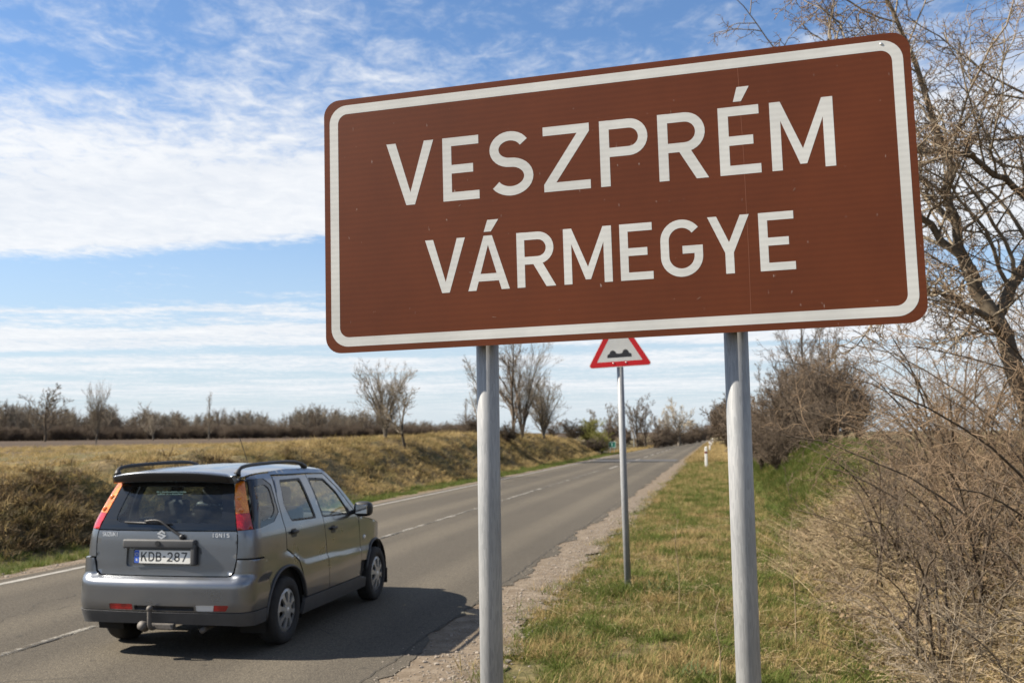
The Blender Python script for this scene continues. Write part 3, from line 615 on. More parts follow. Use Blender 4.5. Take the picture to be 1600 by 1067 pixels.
def mat_carpaint():
    m, nt, p, L = new_mat('grey_car_paint', .34, .5); p.inputs['Metallic'].default_value = .75
    tc = N(nt, 'ShaderNodeTexCoord'); n = N(nt, 'ShaderNodeTexNoise'); n.inputs['Scale'].default_value = 900; L(tc.outputs['Object'], n.inputs['Vector'])
    d = N(nt, 'ShaderNodeTexNoise'); d.inputs['Scale'].default_value = 3; d.inputs['Detail'].default_value = 6; L(tc.outputs['Object'], d.inputs['Vector'])
    c = ramp_out(nt, n.outputs['Fac'], [(.3, (.140, .150, .165)), (.7, (.195, .208, .226))])
    sx = N(nt, 'ShaderNodeSeparateXYZ'); L(tc.outputs['Object'], sx.inputs[0]); dz = N(nt, 'ShaderNodeMapRange'); dz.inputs[1].default_value = .75; dz.inputs[2].default_value = .2; L(sx.outputs[2], dz.inputs[0])
    mu = N(nt, 'ShaderNodeMath', operation='MULTIPLY'); L(dz.outputs[0], mu.inputs[0]); L(ramp_out(nt, d.outputs['Fac'], [(.35, (0, 0, 0)), (.75, (.7, .7, .7))]), mu.inputs[1])
    L(mixc(nt, mu.outputs[0], c, (.22, .19, .15)), p.inputs['Base Color'])
    L(ramp_out(nt, d.outputs['Fac'], [(.3, (.26,)*3), (.7, (.36,)*3)]), p.inputs['Roughness'])
    p.inputs['Coat Weight'].default_value = .7; p.inputs['Coat Roughness'].default_value = .07; return m
def car():
    PAINTC = mat_carpaint()
    def lens(name, c1, c2):
        m, nt, p, L = new_mat(name, .12, .5); p.inputs['Coat Weight'].default_value = 1; tc = N(nt, 'ShaderNodeTexCoord')
        v = N(nt, 'ShaderNodeTexVoronoi'); v.inputs['Scale'].default_value = 70; v.inputs['Randomness'].default_value = .1; L(tc.outputs['Object'], v.inputs['Vector'])
        n = N(nt, 'ShaderNodeTexNoise'); n.inputs['Scale'].default_value = 14; L(tc.outputs['Object'], n.inputs['Vector'])
        c = mixc(nt, ramp_out(nt, n.outputs['Fac'], [(.4, (0, 0, 0)), (.62, (1, 1, 1))]), c1, c2); L(mixc(nt, .6, c, ramp_out(nt, v.outputs['Distance'], [(0, (1.3,)*3), (.6, (.5,)*3)]), 'MULTIPLY'), p.inputs['Base Color']); add_bump(nt, p, v.outputs['Distance'], .25, .004)
        p.inputs['Subsurface Weight'].default_value = .2; return m
    TRIM = pbr('black_trim', (.018, .018, .019), .5); RUB = pbr('tyre_rubber', (.022, .021, .020), .85, var=.3, vscale=15)
    GREYP = pbr('grey_plastic', (.060, .061, .063), .6, var=.15); GL = glass('side_glass', (.90, .95, .92)); GR = glass('rear_glass', (.38, .44, .43)); FRIT = pbr('glass_frit', (.010, .011, .012), .06, spec=.6)
    DARK = pbr('underbody_dark', (.012, .012, .012), .9); CHR = pbr('badge_chrome', (.70, .72, .74), .35, .6)
    ORA = lens('amber_lens', (.72, .17, .008), (.88, .30, .03)); REDL = lens('red_lens', (.34, .006, .008), (.62, .015, .018)); CLR = pbr('clear_lens', (.62, .62, .60), .1, coat=1.)
    SEAT = pbr('seat_fabric', (.055, .058, .062), .9, var=.25, vscale=30); HUB = pbr('wheel_cover_silver', (.40, .40, .39), .42, .55, var=.15); 
    root = empty('car', (CX, CY, 0)); tag(root, 'grey estate hatchback driving away on the road, seen from behind', 'car')
    body = empty('body', parent=root)
    wr, wf, wz, AR = .77, 3.17, .29, .372
    ark = lambda c, a0, a1, n=14, r=AR: [(c+r*math.cos(rad(a)), wz+r*math.sin(rad(a))) for a in np.linspace(a0, a1, n)]
    sd = lambda pts: [D_(*p) for p in pts]
    qwin = rounded([D_(.18, 1.43), D_(.60, 1.435), D_(.70, 1.385), D_(.695, 1.16), D_(.58, 1.092), D_(.33, 1.062), R_(.752, 1.058)], .035)
    rwin = rounded(sd([(.905, 1.425), (1.36, 1.425), (1.485, 1.035), (.925, 1.050), (.845, 1.21)]), .03)
    fwin = rounded(sd([(1.545, 1.42), (1.91, 1.40), (2.14, 1.255), (2.33, 1.06), (2.34, 1.005), (1.645, 1.03)]), .03)
    rd_rear = [(.80, 1.462), (.755, 1.25), (.775, 1.0), (.775, .825), (.86, .785), (1.0, .70), (1.07, .61), (1.135, .47), (1.14, .345)]
    bline = [(1.725, .345), (1.69, .67), (1.635, 1.02), (1.52, 1.450)]
    top = [(1.52, 1.455), (1.94, 1.44), (2.20, 1.275), (2.45, 1.075), (2.60, .945)]
    for mr in (False, True):
        kw = dict(mirror=mr)
        q = [R_(.652, .812), D_(.33, .808), D_(.435, .635)]+sd(ark(wr, 145, 14, 18))+sd([(1.118, .47), (1.055, .60), (.99, .685), (.85, .772), (.763, .815), (.762, 1.0), (.740, 1.25), (.785, 1.472), (.80, 1.492)])+[D_(.55, 1.487), R_(.585, 1.475), R_(.600, 1.44), D_(.22, 1.452), D_(.61, 1.452), D_(.717, 1.392), D_(.712, 1.152), D_(.585, 1.076), D_(.33, 1.047), R_(.752, 1.043), R_(.645, 1.036)]
        panel('quarter_panel', q, PAINTC, root, **kw)
        panel('quarter_window', rounded([D_(.22, 1.452), D_(.61, 1.452), D_(.717, 1.392), D_(.712, 1.152), D_(.585, 1.076), D_(.33, 1.047), R_(.752, 1.043), R_(.61, 1.44)], .01), FRIT, root, holes=[rounded([D_(.40, 1.395), D_(.60, 1.40), D_(.665, 1.36), D_(.66, 1.175), D_(.56, 1.115), D_(.37, 1.10)], .04)], off=-.004, **kw)
        panel('quarter_glass', rounded([D_(.39, 1.405), D_(.61, 1.41), D_(.675, 1.365), D_(.67, 1.165), D_(.56, 1.105), D_(.36, 1.09)], .04), GL, root, off=-.010, depth=0, **kw)
        # doors
        dr = panel('rear_door', sd(rd_rear)+sd(bline), PAINTC, root, holes=[rwin], **kw)
        df = panel('front_door', sd([(a+.012, b) for a, b in bline[::-1]])[::-1]+sd(top)+sd([(2.625, .80), (2.645, .60), (2.60, .345)]), PAINTC, root, holes=[fwin], **kw) if False else panel('front_door', sd([(1.736, .345), (1.702, .67), (1.647, 1.02), (1.532, 1.45)])+sd(top[1:])+sd([(2.625, .80), (2.645, .60), (2.60, .345)]), PAINTC, root, holes=[fwin], **kw)
        for dw, nm, par in ((rwin, 'door_glass', dr), (fwin, 'door_glass', df)):
            c = dw.mean(0); inner = c+(dw-c)*np.array([.93, .90])
            panel('window_seal', c+(dw-c)*1.0, TRIM, par, holes=[inner], off=-.003, depth=.012, **kw)
            panel(nm, c+(dw-c)*.97, GL, par, off=-.011, depth=0, **kw)
        # door handles
        for (y0, z0), par in (((.93, .945), dr), ((1.865, .895), df)):
            p = S(D_(y0, z0)[0], z0); sx = -1 if mr else 1
            panel('handle_cup', rounded(sd([(y0-.065, z0-.035), (y0+.065, z0-.035), (y0+.06, z0+.04), (y0-.06, z0+.04)]), .03), TRIM, par, off=.001, depth=.004, **kw)
            bm_obj('door_handle', box_bm(.022, .125, .028, (sx*(p[0]+.017), p[1], z0+.012), .008), TRIM, par, True)
        # roof side strip with front pillar
        panel('roof_side', sd([(.795, 1.478), (1.52, 1.466), (1.945, 1.452), (2.21, 1.287), (2.46, 1.086), (2.615, .955), (2.72, .955), (2.66, 1.005), (2.50, 1.12), (2.24, 1.315), (1.99, 1.485), (1.62, 1.507), (1.2, 1.515), (.805, 1.503)]), PAINTC, root, **kw)
        panel('fender', sd([(2.637, .80), (2.657, .60), (2.63, .50)])+sd(ark(wf, 149, 20, 18))+sd([(3.62, .42), (3.72, .60), (3.68, .705), (3.5, .785), (3.2, .868), (2.9, .923), (2.66, .955), (2.628, .945)]), PAINTC, root, **kw)
        panel('front_bumper_side', sd([(3.545, .345), (3.53, .40), (3.63, .41), (3.73, .58), (3.86, .60), (3.86, .25), (3.57, .22)]), PAINTC, root, off=.004, **kw)
        sl = panel('sill', sd([(1.135, .335), (2.62, .335), (2.80, .30), (2.83, .20), (1.12, .195), (1.125, .27)]), GREYP, root, off=.006, depth=.03, **kw)
        sx = -1 if mr else 1
        for c in (wr, wf):
            pts = ark(c, 182 if c == wr else 165, -6 if c == wf else 8, 22, AR+.012); P = np.array([S(D_(*p)[0], p[1]) for p in pts])+np.array([.006, 0, 0]); P[:, 0] *= sx
            thick_tube('arch_trim', P, .012, GREYP, root, 8)
        ip = S(D_(2.78, .73)[0], .73); bm = bmesh.new(); bmesh.ops.create_uvsphere(bm, u_segments=12, v_segments=8, radius=.03); bmesh.ops.scale(bm, vec=(.4, 1.2, .8), verts=bm.verts); bmesh.ops.translate(bm, vec=(sx*(ip[0]+.002), ip[1], .73), verts=bm.verts); bm_obj('side_indicator', bm, CLR, root, True)
        # inner dark shell behind the gaps
        panel('inner_shell', sd([(.25, .45), (.40, .60)]+ark(wr, 140, 20, 12, AR+.03)+[(1.2, .25), (2.7, .25)]+ark(wf, 160, 20, 12, AR+.03)+[(3.6, .5), (3.6, .75), (2.7, .90), (2.3, .98), (.6, 1.03), (.3, 1.0)]), DARK, root, off=-.025, depth=0, **kw)
        for c in (wr, wf):      # wheel wells
            a = np.linspace(rad(-20), rad(200), 22); V = np.concatenate([np.stack([np.full(22, sx*x), c+(AR+.018)*np.cos(a), wz+(AR+.018)*np.sin(a)], 1) for x in (.55, .79)]); F = np.array([(i, i+1, i+23, i+22) for i in range(21)])
            V = np.vstack([V, [[sx*.55, c, wz]]]); mobj('wheel_well', V, [F, np.array([(i, i+1, 44) for i in range(21)])], DARK, root)
        # tail lamp on the corner
        lt = [R_(.515, 1.432), R_(.590, 1.432)]
        om = [R_(.528, 1.432), R_(.592, 1.436), R_(.648, 1.30), R_(.696, 1.178), R_(.602, 1.172), R_(.562, 1.30)]
        rm = [R_(.603, 1.170), R_(.697, 1.176), R_(.745, 1.046), R_(.642, 1.040), R_(.630, 1.09)]
        tl = panel('tail_lamp', om, ORA, root, off=.004, depth=.03, **kw); panel('brake_lens', rm, REDL, tl, off=.004, depth=.03, **kw)
        for cz, cx_ in ((1.30, .595), (1.20, .635)):
            u = R_(cx_, cz)[0]; p = S(u, cz)+SN(u, cz)*.004; bm = bmesh.new(); bmesh.ops.create_uvsphere(bm, u_segments=12, v_segments=8, radius=.024); bmesh.ops.scale(bm, vec=(1, .5, 1), verts=bm.verts); bmesh.ops.translate(bm, vec=(sx*p[0], p[1], p[2]), verts=bm.verts); bm_obj('bulb_dome', bm, ORA, tl, True)
        # roof rail
        xr = lambda z: .0
        ry = [(.27, 1.500), (.29, 1.535), (.36, 1.560), (.60, 1.573), (1.1, 1.580), (1.42, 1.575), (1.58, 1.556), (1.68, 1.515)]
        P = smooth_path([(sx*(.565+.01*math.sin(i)), y, z) for i, (y, z) in enumerate(ry)], 5); rr = np.full(len(P), .016); rr[:5] = np.linspace(.034, .020, 5); rr[-5:] = np.linspace(.020, .030, 5)
        thick_tube('roof_rail', P, rr, TRIM, root, 10)
        # wheels
        for c in (wr, wf):
            we = empty('wheel', (sx*.735, c, wz), parent=root)
            pr = [(.185, -.078), (.215, -.084), (.262, -.084), (.281, -.074), (.290, -.055)]+[(.292, -.05+i*.02) for i in range(6)]+[(.290, .055), (.281, .074), (.262, .084), (.225, .086), (.196, .080), (.185, .06)]
            v, f = lathe(pr, 48, 'x'); mobj('tyre', v, f, RUB, we, smooth=True)
            # moulded wheel cover with eight slots
            polys = []; outer = arc(0, 0, .190, .190, 0, 354, 60); holes = []
            for k in range(8):
                a = rad(k*45+10); ca, sa = math.cos(a), math.sin(a)
                hp = [(.072, -.012), (.085, -.018), (.140, -.033), (.160, -.030), (.164, 0), (.160, .030), (.140, .033), (.085, .018), (.072, .012)]
                holes.append([(x*ca-y*sa, x*sa+y*ca) for x, y in hp])
            V2, F = cdt([outer], holes, [(r*math.cos(b), r*math.sin(b)) for r in (.03, .055, .066, .175) for b in np.linspace(0, 6.28, 24)[:-1]])
            rr_ = np.hypot(V2[:, 0], V2[:, 1]); hgt = .074+.014*np.cos(np.clip(rr_/.19, 0, 1)*1.5)-.012*sstep(rr_, .165, .19)
            V = np.stack([sx*hgt, V2[:, 0], V2[:, 1]], 1); ed = {}
            for ff in F:
                for a_, b_ in ((ff[0], ff[1]), (ff[1], ff[2]), (ff[2], ff[0])): ed[(a_, b_)] = 1
            bd = [(a_, b_) for (a_, b_) in ed if (b_, a_) not in ed]; Vb = V.copy(); Vb[:, 0] -= sx*.02
            fl = [F if sx > 0 else F[:, ::-1], np.array([(a_, a_+2*len(V)-len(V), b_+len(V), b_) for a_, b_ in bd])]
            mobj('wheel_cover', np.vstack([V, Vb]), fl, HUB, we, smooth=False)
            v, f = lathe([(0, sx*.045), (.188, sx*.045)], 32, 'x'); mobj('slot_backing', v, f, DARK, we)  # plain dark backing disc, its colour gives the cover slots their shade
            v, f = lathe([(0, sx*.092), (.018, sx*.091), (.026, sx*.086)], 20, 'x'); mobj('hub_cap', v, f, CHR, we, smooth=True)
        # door mirror
        p = S(D_(2.44, 1.02)[0], 1.02); mc = (sx*(p[0]+.125), 2.45, 1.055)
        bm = bmesh.new(); bmesh.ops.create_uvsphere(bm, u_segments=20, v_segments=14, radius=1)
        for v_ in bm.verts: v_.co = Vector([math.copysign(abs(q)**.62, q)*h_ for q, h_ in zip(v_.co, (.098, .066, .078))])
        
        bmesh.ops.translate(bm, vec=mc, verts=bm.verts); mi = bm_obj('door_mirror', bm, TRIM, root, True)
        bm_obj('mirror_glass', box_bm(.125, .004, .092, (mc[0], mc[1]-.0655, mc[2]), .0018), pbr('mirror_silver', (.8, .82, .85), .03, 1.), mi)
        bm_obj('mirror_arm', box_bm(.09, .05, .045, (sx*(p[0]+.02), 2.47, 1.02), .012), TRIM, mi, True)
        # front mud guard edge
        bm_obj('mud_flap', box_bm(.16, .012, .17, (sx*.725, wf+AR+.01, .22), .004), TRIM, root)
    # rear: tailgate, glass, bumper
    sym = lambda right: right+[(-u, z) for u, z in right[::-1]]
    tgb = sym([R_(.585, .668), R_(.625, .70), R_(.645, .80), R_(.635, 1.030)])
    rec = rounded([R_(-.345, .905), R_(-.345, .735), R_(.345, .735), R_(.345, .905)], .03)
    tg = panel('tailgate', tgb, PAINTC, root, holes=[rec], step=.03)
    panel('plate_recess', [R_(-.36, .92), R_(-.36, .72), R_(.36, .72), R_(.36, .92)], PAINTC, tg, off=-.017, depth=0)
    gl_o = sym([R_(.634, 1.040), R_(.594, 1.17), R_(.554, 1.30), R_(.521, 1.437)])
    gl_i = rounded([R_(-.50, 1.10), R_(.50, 1.10), R_(.425, 1.40), R_(-.425, 1.40)], .07)
    fr = panel('window_frit', gl_o, FRIT, tg, holes=[gl_i], off=.0, step=.03)
    rg = panel('rear_glass', rounded([R_(-.515, 1.085), R_(.515, 1.085), R_(.437, 1.415), R_(-.437, 1.415)], .07), GR, tg, off=-.004, depth=0)
    bu = sym([R_(.580, .657), R_(.612, .664), R_(.638, .69), R_(.660, .800), D_(.325, .796), D_(.423, .633), D_(.450, .50), D_(.418, .42), D_(.405, .385)])
    slot = rounded([R_(-.21, .395), R_(.33, .395), R_(.33, .432), R_(-.21, .432)], .012)
    horn = lambda V2: .018*sstep(V2[:, 1], .60, .68)*sstep(np.abs(V2[:, 0]), .60, .64)
    fl_l = rounded([R_(-.445, .392), R_(-.225, .392), R_(-.225, .442), R_(-.445, .442)], .012); fl_r = rounded([R_(.345, .392), R_(.60, .392), R_(.63, .442), R_(.345, .442)], .012)
    rb = panel('rear_bumper', bu, PAINTC, root, holes=[slot, fl_l, fl_r], off=.004, depth=.03, step=.03, offz=horn)
    panel('bumper_slot', [R_(-.23, .385), R_(.34, .385), R_(.34, .44), R_(-.23, .44)], TRIM, rb, off=-.02, depth=0)
    panel('fog_lamp', fl_l, REDL, rb, off=.0, depth=.02); panel('reversing_lamp', rounded([R_(.345, .392), R_(.492, .392), R_(.500, .442), R_(.345, .442)], .008), CLR, rb, off=.0, depth=.02); panel('fog_lamp', rounded([R_(.494, .392), R_(.60, .392), R_(.63, .442), R_(.502, .442)], .008), REDL, rb, off=.0, depth=.02)
    panel('bumper_valance', sym([R_(.60, .378), D_(.373, .378), D_(.378, .265), D_(.20, .262), R_(.60, .275), R_(.0, .285)]), GREYP, rb, off=.010, depth=.03)
    panel('inner_shell', sym([R_(.60, .30), R_(.70, .95), R_(.58, 1.02)]), DARK, root, off=-.045, depth=0)
    # number plate, handle bar, badges
    def on_rear(x, z, off): u = R_(x, z)[0]; return S(u, z)+SN(u, z)*off
    pp = on_rear(0, .815, .004); lean = math.atan2(float(RY(.90)-RY(.74)), .16)
    pl = flat('number_plate', *cdt([round_rect(.520, .112, .010, 4)]), pbr('plate_white', (.72, .71, .66), .4, var=.04), tg, .003, 0); pl.location = (0, pp[1]-.004, .822); pl.rotation_euler = (-lean, 0, 0)
    flat('plate_band', *cdt([rect(-.256, -.052, -.214, .052)]), pbr('plate_blue', (.02, .09, .48), .4), pl, .0006, .003)
    st = []
    for k in range(12): a = rad(k*30); st.append(arc(-.235+.013*math.cos(a), .018+.013*math.sin(a), .0026, .0026, 0, 300, 6))
    flat('plate_stars', *cdt(st), pbr('plate_mark', (.75, .68, .25), .5), pl, .0004, .0037)
    flat('plate_letter', *cdt([np.array(p)+np.array([-.242, -.038]) for p in glyph('N', .014, .022, .004)]), pbr('plate_white', (0, 0, 0)), pl, .0004, .0037)
    xs = -.196; BLK = pbr('plate_black', (.02, .02, .02), .5)
    for c, wd in (('K', .056), ('D', .054), ('B', .052), ('-', .024), ('2', .052), ('8', .052), ('7', .052)):
        V, F = cdt([np.array(p)+np.array([xs, -.038]) for p in glyph(c, wd, .077, .0115)]); flat('plate_letter', V, F, BLK, pl, .0006, .003); xs += wd+.0135
    flat('plate_frame', *cdt([round_rect(.532, .124, .012, 4)], [round_rect(.516, .108, .009, 4)]), TRIM, pl, .006, -.002)
    g0 = on_rear(0, .93, 0); hb = bm_obj('handle_bar', box_bm(.66, .055, .075, (-.03, g0[1]-.012, .928), .016, 3), GREYP, tg, True)
    bm_obj('handle_bar_end', box_bm(.045, .045, .17, (.285, on_rear(0, .83, 0)[1]-.008, .84), .012, 3), GREYP, hb, True)
    bm = bmesh.new(); bmesh.ops.create_cone(bm, cap_ends=True, segments=20, radius1=.022, radius2=.022, depth=.012); bmesh.ops.rotate(bm, cent=(0, 0, 0), matrix=Matrix.Rotation(rad(90), 3, 'X'), verts=bm.verts); bmesh.ops.translate(bm, vec=(-.03, g0[1]-.042, .935), verts=bm.verts); bm_obj('lock_button', bm, TRIM, hb)
    def badge(text, x0, x1, z0, h, t):
        n_ = len(text); w = (x1-x0)/n_; e = on_rear((x0+x1)/2, z0, .002); ee = empty('badge', (0, 0, 0), parent=tg)
        ee.location = (0, e[1], z0); ee.rotation_euler = (-lean*.6, 0, math.atan(2*.04*((x0+x1)/2)/.62)*.9*0)
        for i, c in enumerate(text):
            gw = w*(.35 if c == 'I' else .86); gx = x0+i*w+(w-gw)/2
            V, F = cdt([np.array(p)+np.array([gx, 0]) for p in glyph(c, gw, h, t)])
            o = flat('badge_letter', V, F, CHR, ee, .004, 0.); yy = on_rear(gx, z0+h/2, 0)[1]; o.location.y = yy-e[1]
    badge('SUZUKI', -.600, -.435, .983, .034, .0058); badge('IGNIS', .425, .585, .983, .034, .0062)
    sp = [[(-.030, .010), (.0, .032), (.030, .012), (.012, .001), (.0, .009), (-.012, .001)], [(.030, -.010), (.0, -.032), (-.030, -.012), (-.012, -.001), (.0, -.009), (.012, -.001)], [(-.030, .010), (-.012, .001), (.030, -.010), (.012, -.001)]]
    e0 = on_rear(-.02, 1.003, .003); V, F = cdt([stroke([(.030, .012), (0, .030), (-.030, .010), (.030, -.010), (0, -.030), (-.030, -.012)], .013)]); em = flat('badge_emblem', V, F, CHR, tg, .005); em.location = (-.02, e0[1], 1.003)
    # wiper
    w0, w1, w2 = on_rear(.175, .985, .02), on_rear(-.05, 1.105, .035), on_rear(-.38, 1.095, .02)
    wi = thick_tube('wiper_arm', smooth_path([w0, (w0+w1)/2, w1, w1*.6+w2*.4], 4), .010, TRIM, tg, 6); thick_tube('wiper_blade', [on_rear(.06, 1.085, .012), on_rear(-.15, 1.092, .012), w2], .007, TRIM, wi, 6)
    bm = bmesh.new(); bmesh.ops.create_uvsphere(bm, u_segments=12, v_segments=8, radius=.024); bmesh.ops.translate(bm, vec=tuple(w0), verts=bm.verts); bm_obj('wiper_pivot', bm, TRIM, wi, True)
    # sticker lines in the rear window
    rs = random.Random(5); STK = pbr('sticker_print', (.45, .62, .48), .6)
    for z0, xa, xb in ((1.345, -.165, .105), (1.327, -.150, .085)):
        x = xa; marks = []
        while x < xb:
            wd = rs.uniform(.005, .012); hh = rs.uniform(.007, .012); marks.append(rect(x, z0, x+wd, z0+hh)); x += wd+(.0035 if rs.random() < .9 else .012)
        V, F = cdt(marks); P3 = np.array([on_rear(a, b, .0015) for a, b in V]); mobj('window_lettering', P3, F, STK, rg)
    # spoiler
    secs = []; 
    for x in np.linspace(-1, 1, 25):
        k = abs(x); e = .075*k**4; xx = x*.555; d = -.006*k**2
        sec = [(.40, 1.530), (.25+e*.3, 1.535), (.125+e, 1.530), (.108+e, 1.524), (.110+e, 1.515), (.140+e, 1.448), (.165+e*.8, 1.440), (.30, 1.450)]
        secs.append([(xx*(1+.03*(1.53-z)/.09), y, z+d-.035*k**3*(1 if z > 1.5 else .35)) for y, z in sec])
    V = np.array(secs).reshape(-1, 3); n = 8; F = [(i*n+j, (i+1)*n+j, (i+1)*n+(j+1) % n, i*n+(j+1) % n) for i in range(24) for j in range(n)]
    sp_ = mobj('spoiler', V, [np.array(F), np.array([list(range(n))[::-1], [24*n+j for j in range(n)]])], PAINTC, root, smooth=True)
    n2 = 4; V = []
    for x in np.linspace(-.94, .94, 21):
        k = abs(x); e = .075*k**4; d = -.006*k**2
        for y, z in ((.106, 1.518), (.104, 1.512), (.135, 1.450), (.140, 1.446)): V.append((x*.555*(1+.03*(1.53-z)/.09), y+e-.003, z+d-.035*k**3*(1 if z > 1.5 else .35)))
    mobj('spoiler_face', V, np.array([(i*4+j, (i+1)*4+j, (i+1)*4+j+1, i*4+j+1) for i in range(20) for j in range(3)]), pbr('gloss_black', (.012, .012, .013), .3), sp_, smooth=True)  # dark sheet paints the shade on the body-coloured rear face of the spoiler
    # roof, windscreen, bonnet, front
    ysr = np.linspace(.27, 2.02, 26); zr = cub([.2, .27, .5, .85, 1.3, 1.62, 1.99, 2.05], [1.47, 1.478, 1.497, 1.506, 1.513, 1.506, 1.483, 1.478]); ts = np.linspace(-1, 1, 25); V = []
    for y in ysr:
        z = float(zr(y)); xe = float(HW(z)*sbow(y))
        for t in ts: V.append((t*xe*1.0, y+(.06*(1-t*t) if y > 1.9 else (-.03*(1-t*t) if y < .3 else 0)), z+.050*(1-abs(t)**2.6)+(.004*math.cos(t*math.pi*7) if abs(t) < .72 else 0)*min(1, max(0, (y-.35)*4))))
    F = np.array([(i*25+j, i*25+j+1, (i+1)*25+j+1, (i+1)*25+j) for i in range(25) for j in range(24)]); mobj('roof', V, F, PAINTC, root, smooth=True)
    V = []
    for t in np.linspace(0, 1, 12):
        y, z = 1.99+t*.70, 1.483-t*.483; xe = float(S(D_(y, z)[0], z)[0])-.01
        for s in np.linspace(-1, 1, 15): V.append((s*xe, y+.11*(1-s*s), z+.045*(1-abs(s)**2.6)*(1-t)))
    F = np.array([(i*15+j, i*15+j+1, (i+1)*15+j+1, (i+1)*15+j) for i in range(11) for j in range(14)]); mobj('windscreen', V, F, GL, root, smooth=True)
    V = []
    zt = cub([2.6, 2.9, 3.2, 3.5, 3.7, 3.86], [.965, .928, .872, .79, .70, .62])
    for y in np.linspace(2.64, 3.86, 22):
        z = float(zt(y)); xe = float(S(D_(y, z)[0], z)[0])
        for s in np.linspace(-1, 1, 17): V.append((s*xe, y+(.13*(1-s*s) if y < 2.7 else .06*(1-s*s)*(y-2.64)/1.2), z+.055*(1-abs(s)**3)))
    F = np.array([(i*17+j, i*17+j+1, (i+1)*17+j+1, (i+1)*17+j) for i in range(21) for j in range(16)]); mobj('bonnet', V, F, PAINTC, root, smooth=True)
    V = []
    for z in np.linspace(.22, .68, 8):
        xe = float(S(D_(3.86, z)[0], z)[0])
        for s in np.linspace(-1, 1, 11): V.append((s*xe, 3.86+.07*(1-s*s), z))
    F = np.array([(i*11+j, i*11+j+1, (i+1)*11+j+1, (i+1)*11+j) for i in range(7) for j in range(10)]); fb = mobj('front_bumper', V, F, PAINTC, root, smooth=True)
    bm_obj('grille', box_bm(.62, .03, .09, (0, 3.925, .60), .01), TRIM, fb)
    for sx in (-1, 1):
        bm = bmesh.new(); bmesh.ops.create_uvsphere(bm, u_segments=16, v_segments=10, radius=.11); bmesh.ops.scale(bm, vec=(1.1, .8, .75), verts=bm.verts); bmesh.ops.translate(bm, vec=(sx*.48, 3.80, .66), verts=bm.verts); bm_obj('headlight', bm, CLR, fb, True)
    # floor, tow bar, exhaust
    bm_obj('underbody', box_bm(1.08, 3.5, .36, (0, 1.98, .43), .04), DARK, root)
    bm_obj('rear_axle', box_bm(1.3, .07, .07, (0, wr, .28), .02), DARK, root)
    TOW = pbr('tow_bar_iron', (.11, .10, .09), .7, .3, var=.3, vscale=30)
    tw = thick_tube('tow_bar', smooth_path([(-.03, .5, .30), (-.03, .12, .265), (-.03, .01, .25), (-.03, -.045, .275), (-.03, -.055, .36), (-.03, -.055, .40)], 5), .019, TOW, root, 10)
    bm = bmesh.new(); bmesh.ops.create_uvsphere(bm, u_segments=14, v_segments=10, radius=.027); bmesh.ops.translate(bm, vec=(-.03, -.055, .415), verts=bm.verts); bm_obj('tow_ball', bm, TOW, tw, True)
    bm = bmesh.new(); bmesh.ops.create_cone(bm, cap_ends=True, segments=16, radius1=.042, radius2=.036, depth=.07); bmesh.ops.rotate(bm, cent=(0, 0, 0), matrix=Matrix.Rotation(rad(70), 3, 'X'), verts=bm.verts); bmesh.ops.translate(bm, vec=(-.105, -.02, .268), verts=bm.verts); bm_obj('tow_socket', bm, TOW, tw, True)
    bm_obj('tow_plate', box_bm(.22, .05, .05, (.04, .03, .262), .01), TOW, tw)
    thick_tube('exhaust_pipe', [(.36, .6, .25), (.37, .15, .235), (.37, .08, .225)], .024, TOW, root, 12)
    # cabin
    cab = empty('cabin', parent=root)
    for sx in (-1, 1):
        for y0 in (1.62, .92) if True else ():
            se = bm_obj('seat', box_bm(.46, .14, .56, (sx*.345, y0, .86), .05, 3), SEAT, cab, True); bm_obj('seat_cushion', box_bm(.47, .46, .16, (sx*.345, y0+.27, .56), .05, 3), SEAT, se, True)
            hz = 1.245 if y0 > 1.2 else 1.16
            bm = box_bm(.235, .10, .17, (sx*.345, y0-.03, hz), .045, 4); bm_obj('headrest', bm, SEAT, se, True)
            for q in (-.05, .05): thick_tube('headrest_rod', [(sx*.345+q, y0-.02, 1.10), (sx*.345+q, y0-.02, hz)], .006, CHR, se, 6)
    bm_obj('parcel_shelf', box_bm(1.15, .42, .02, (0, .50, 1.00), .004), DARK, cab); bm_obj('dashboard', box_bm(1.28, .30, .30, (0, 2.42, .86), .07, 3), DARK, cab, True)
    v, f = lathe([(.175+.013*math.cos(a), .013*math.sin(a)) for a in np.linspace(0, 2*np.pi, 9)], 28); st_ = mobj('steering_wheel', v, f, TRIM, cab, smooth=True); st_.location = (-.36, 2.20, .98); st_.rotation_euler = (rad(65), 0, 0)
    bm_obj('door_lining', box_bm(.03, 2.4, .5, (.73, 1.7, .70), .01), DARK, cab); bm_obj('door_lining', box_bm(.03, 2.4, .5, (-.73, 1.7, .70), .01), DARK, cab)
    v, f = path_tube(smooth_path([(0.0, 1.62, 1.52), (.0, 1.58, 1.60), (.0, 1.42, 1.82)], 3), .003, 6); mobj('antenna', v, f, TRIM, root)
    bpy.data.objects.remove(body)
car()

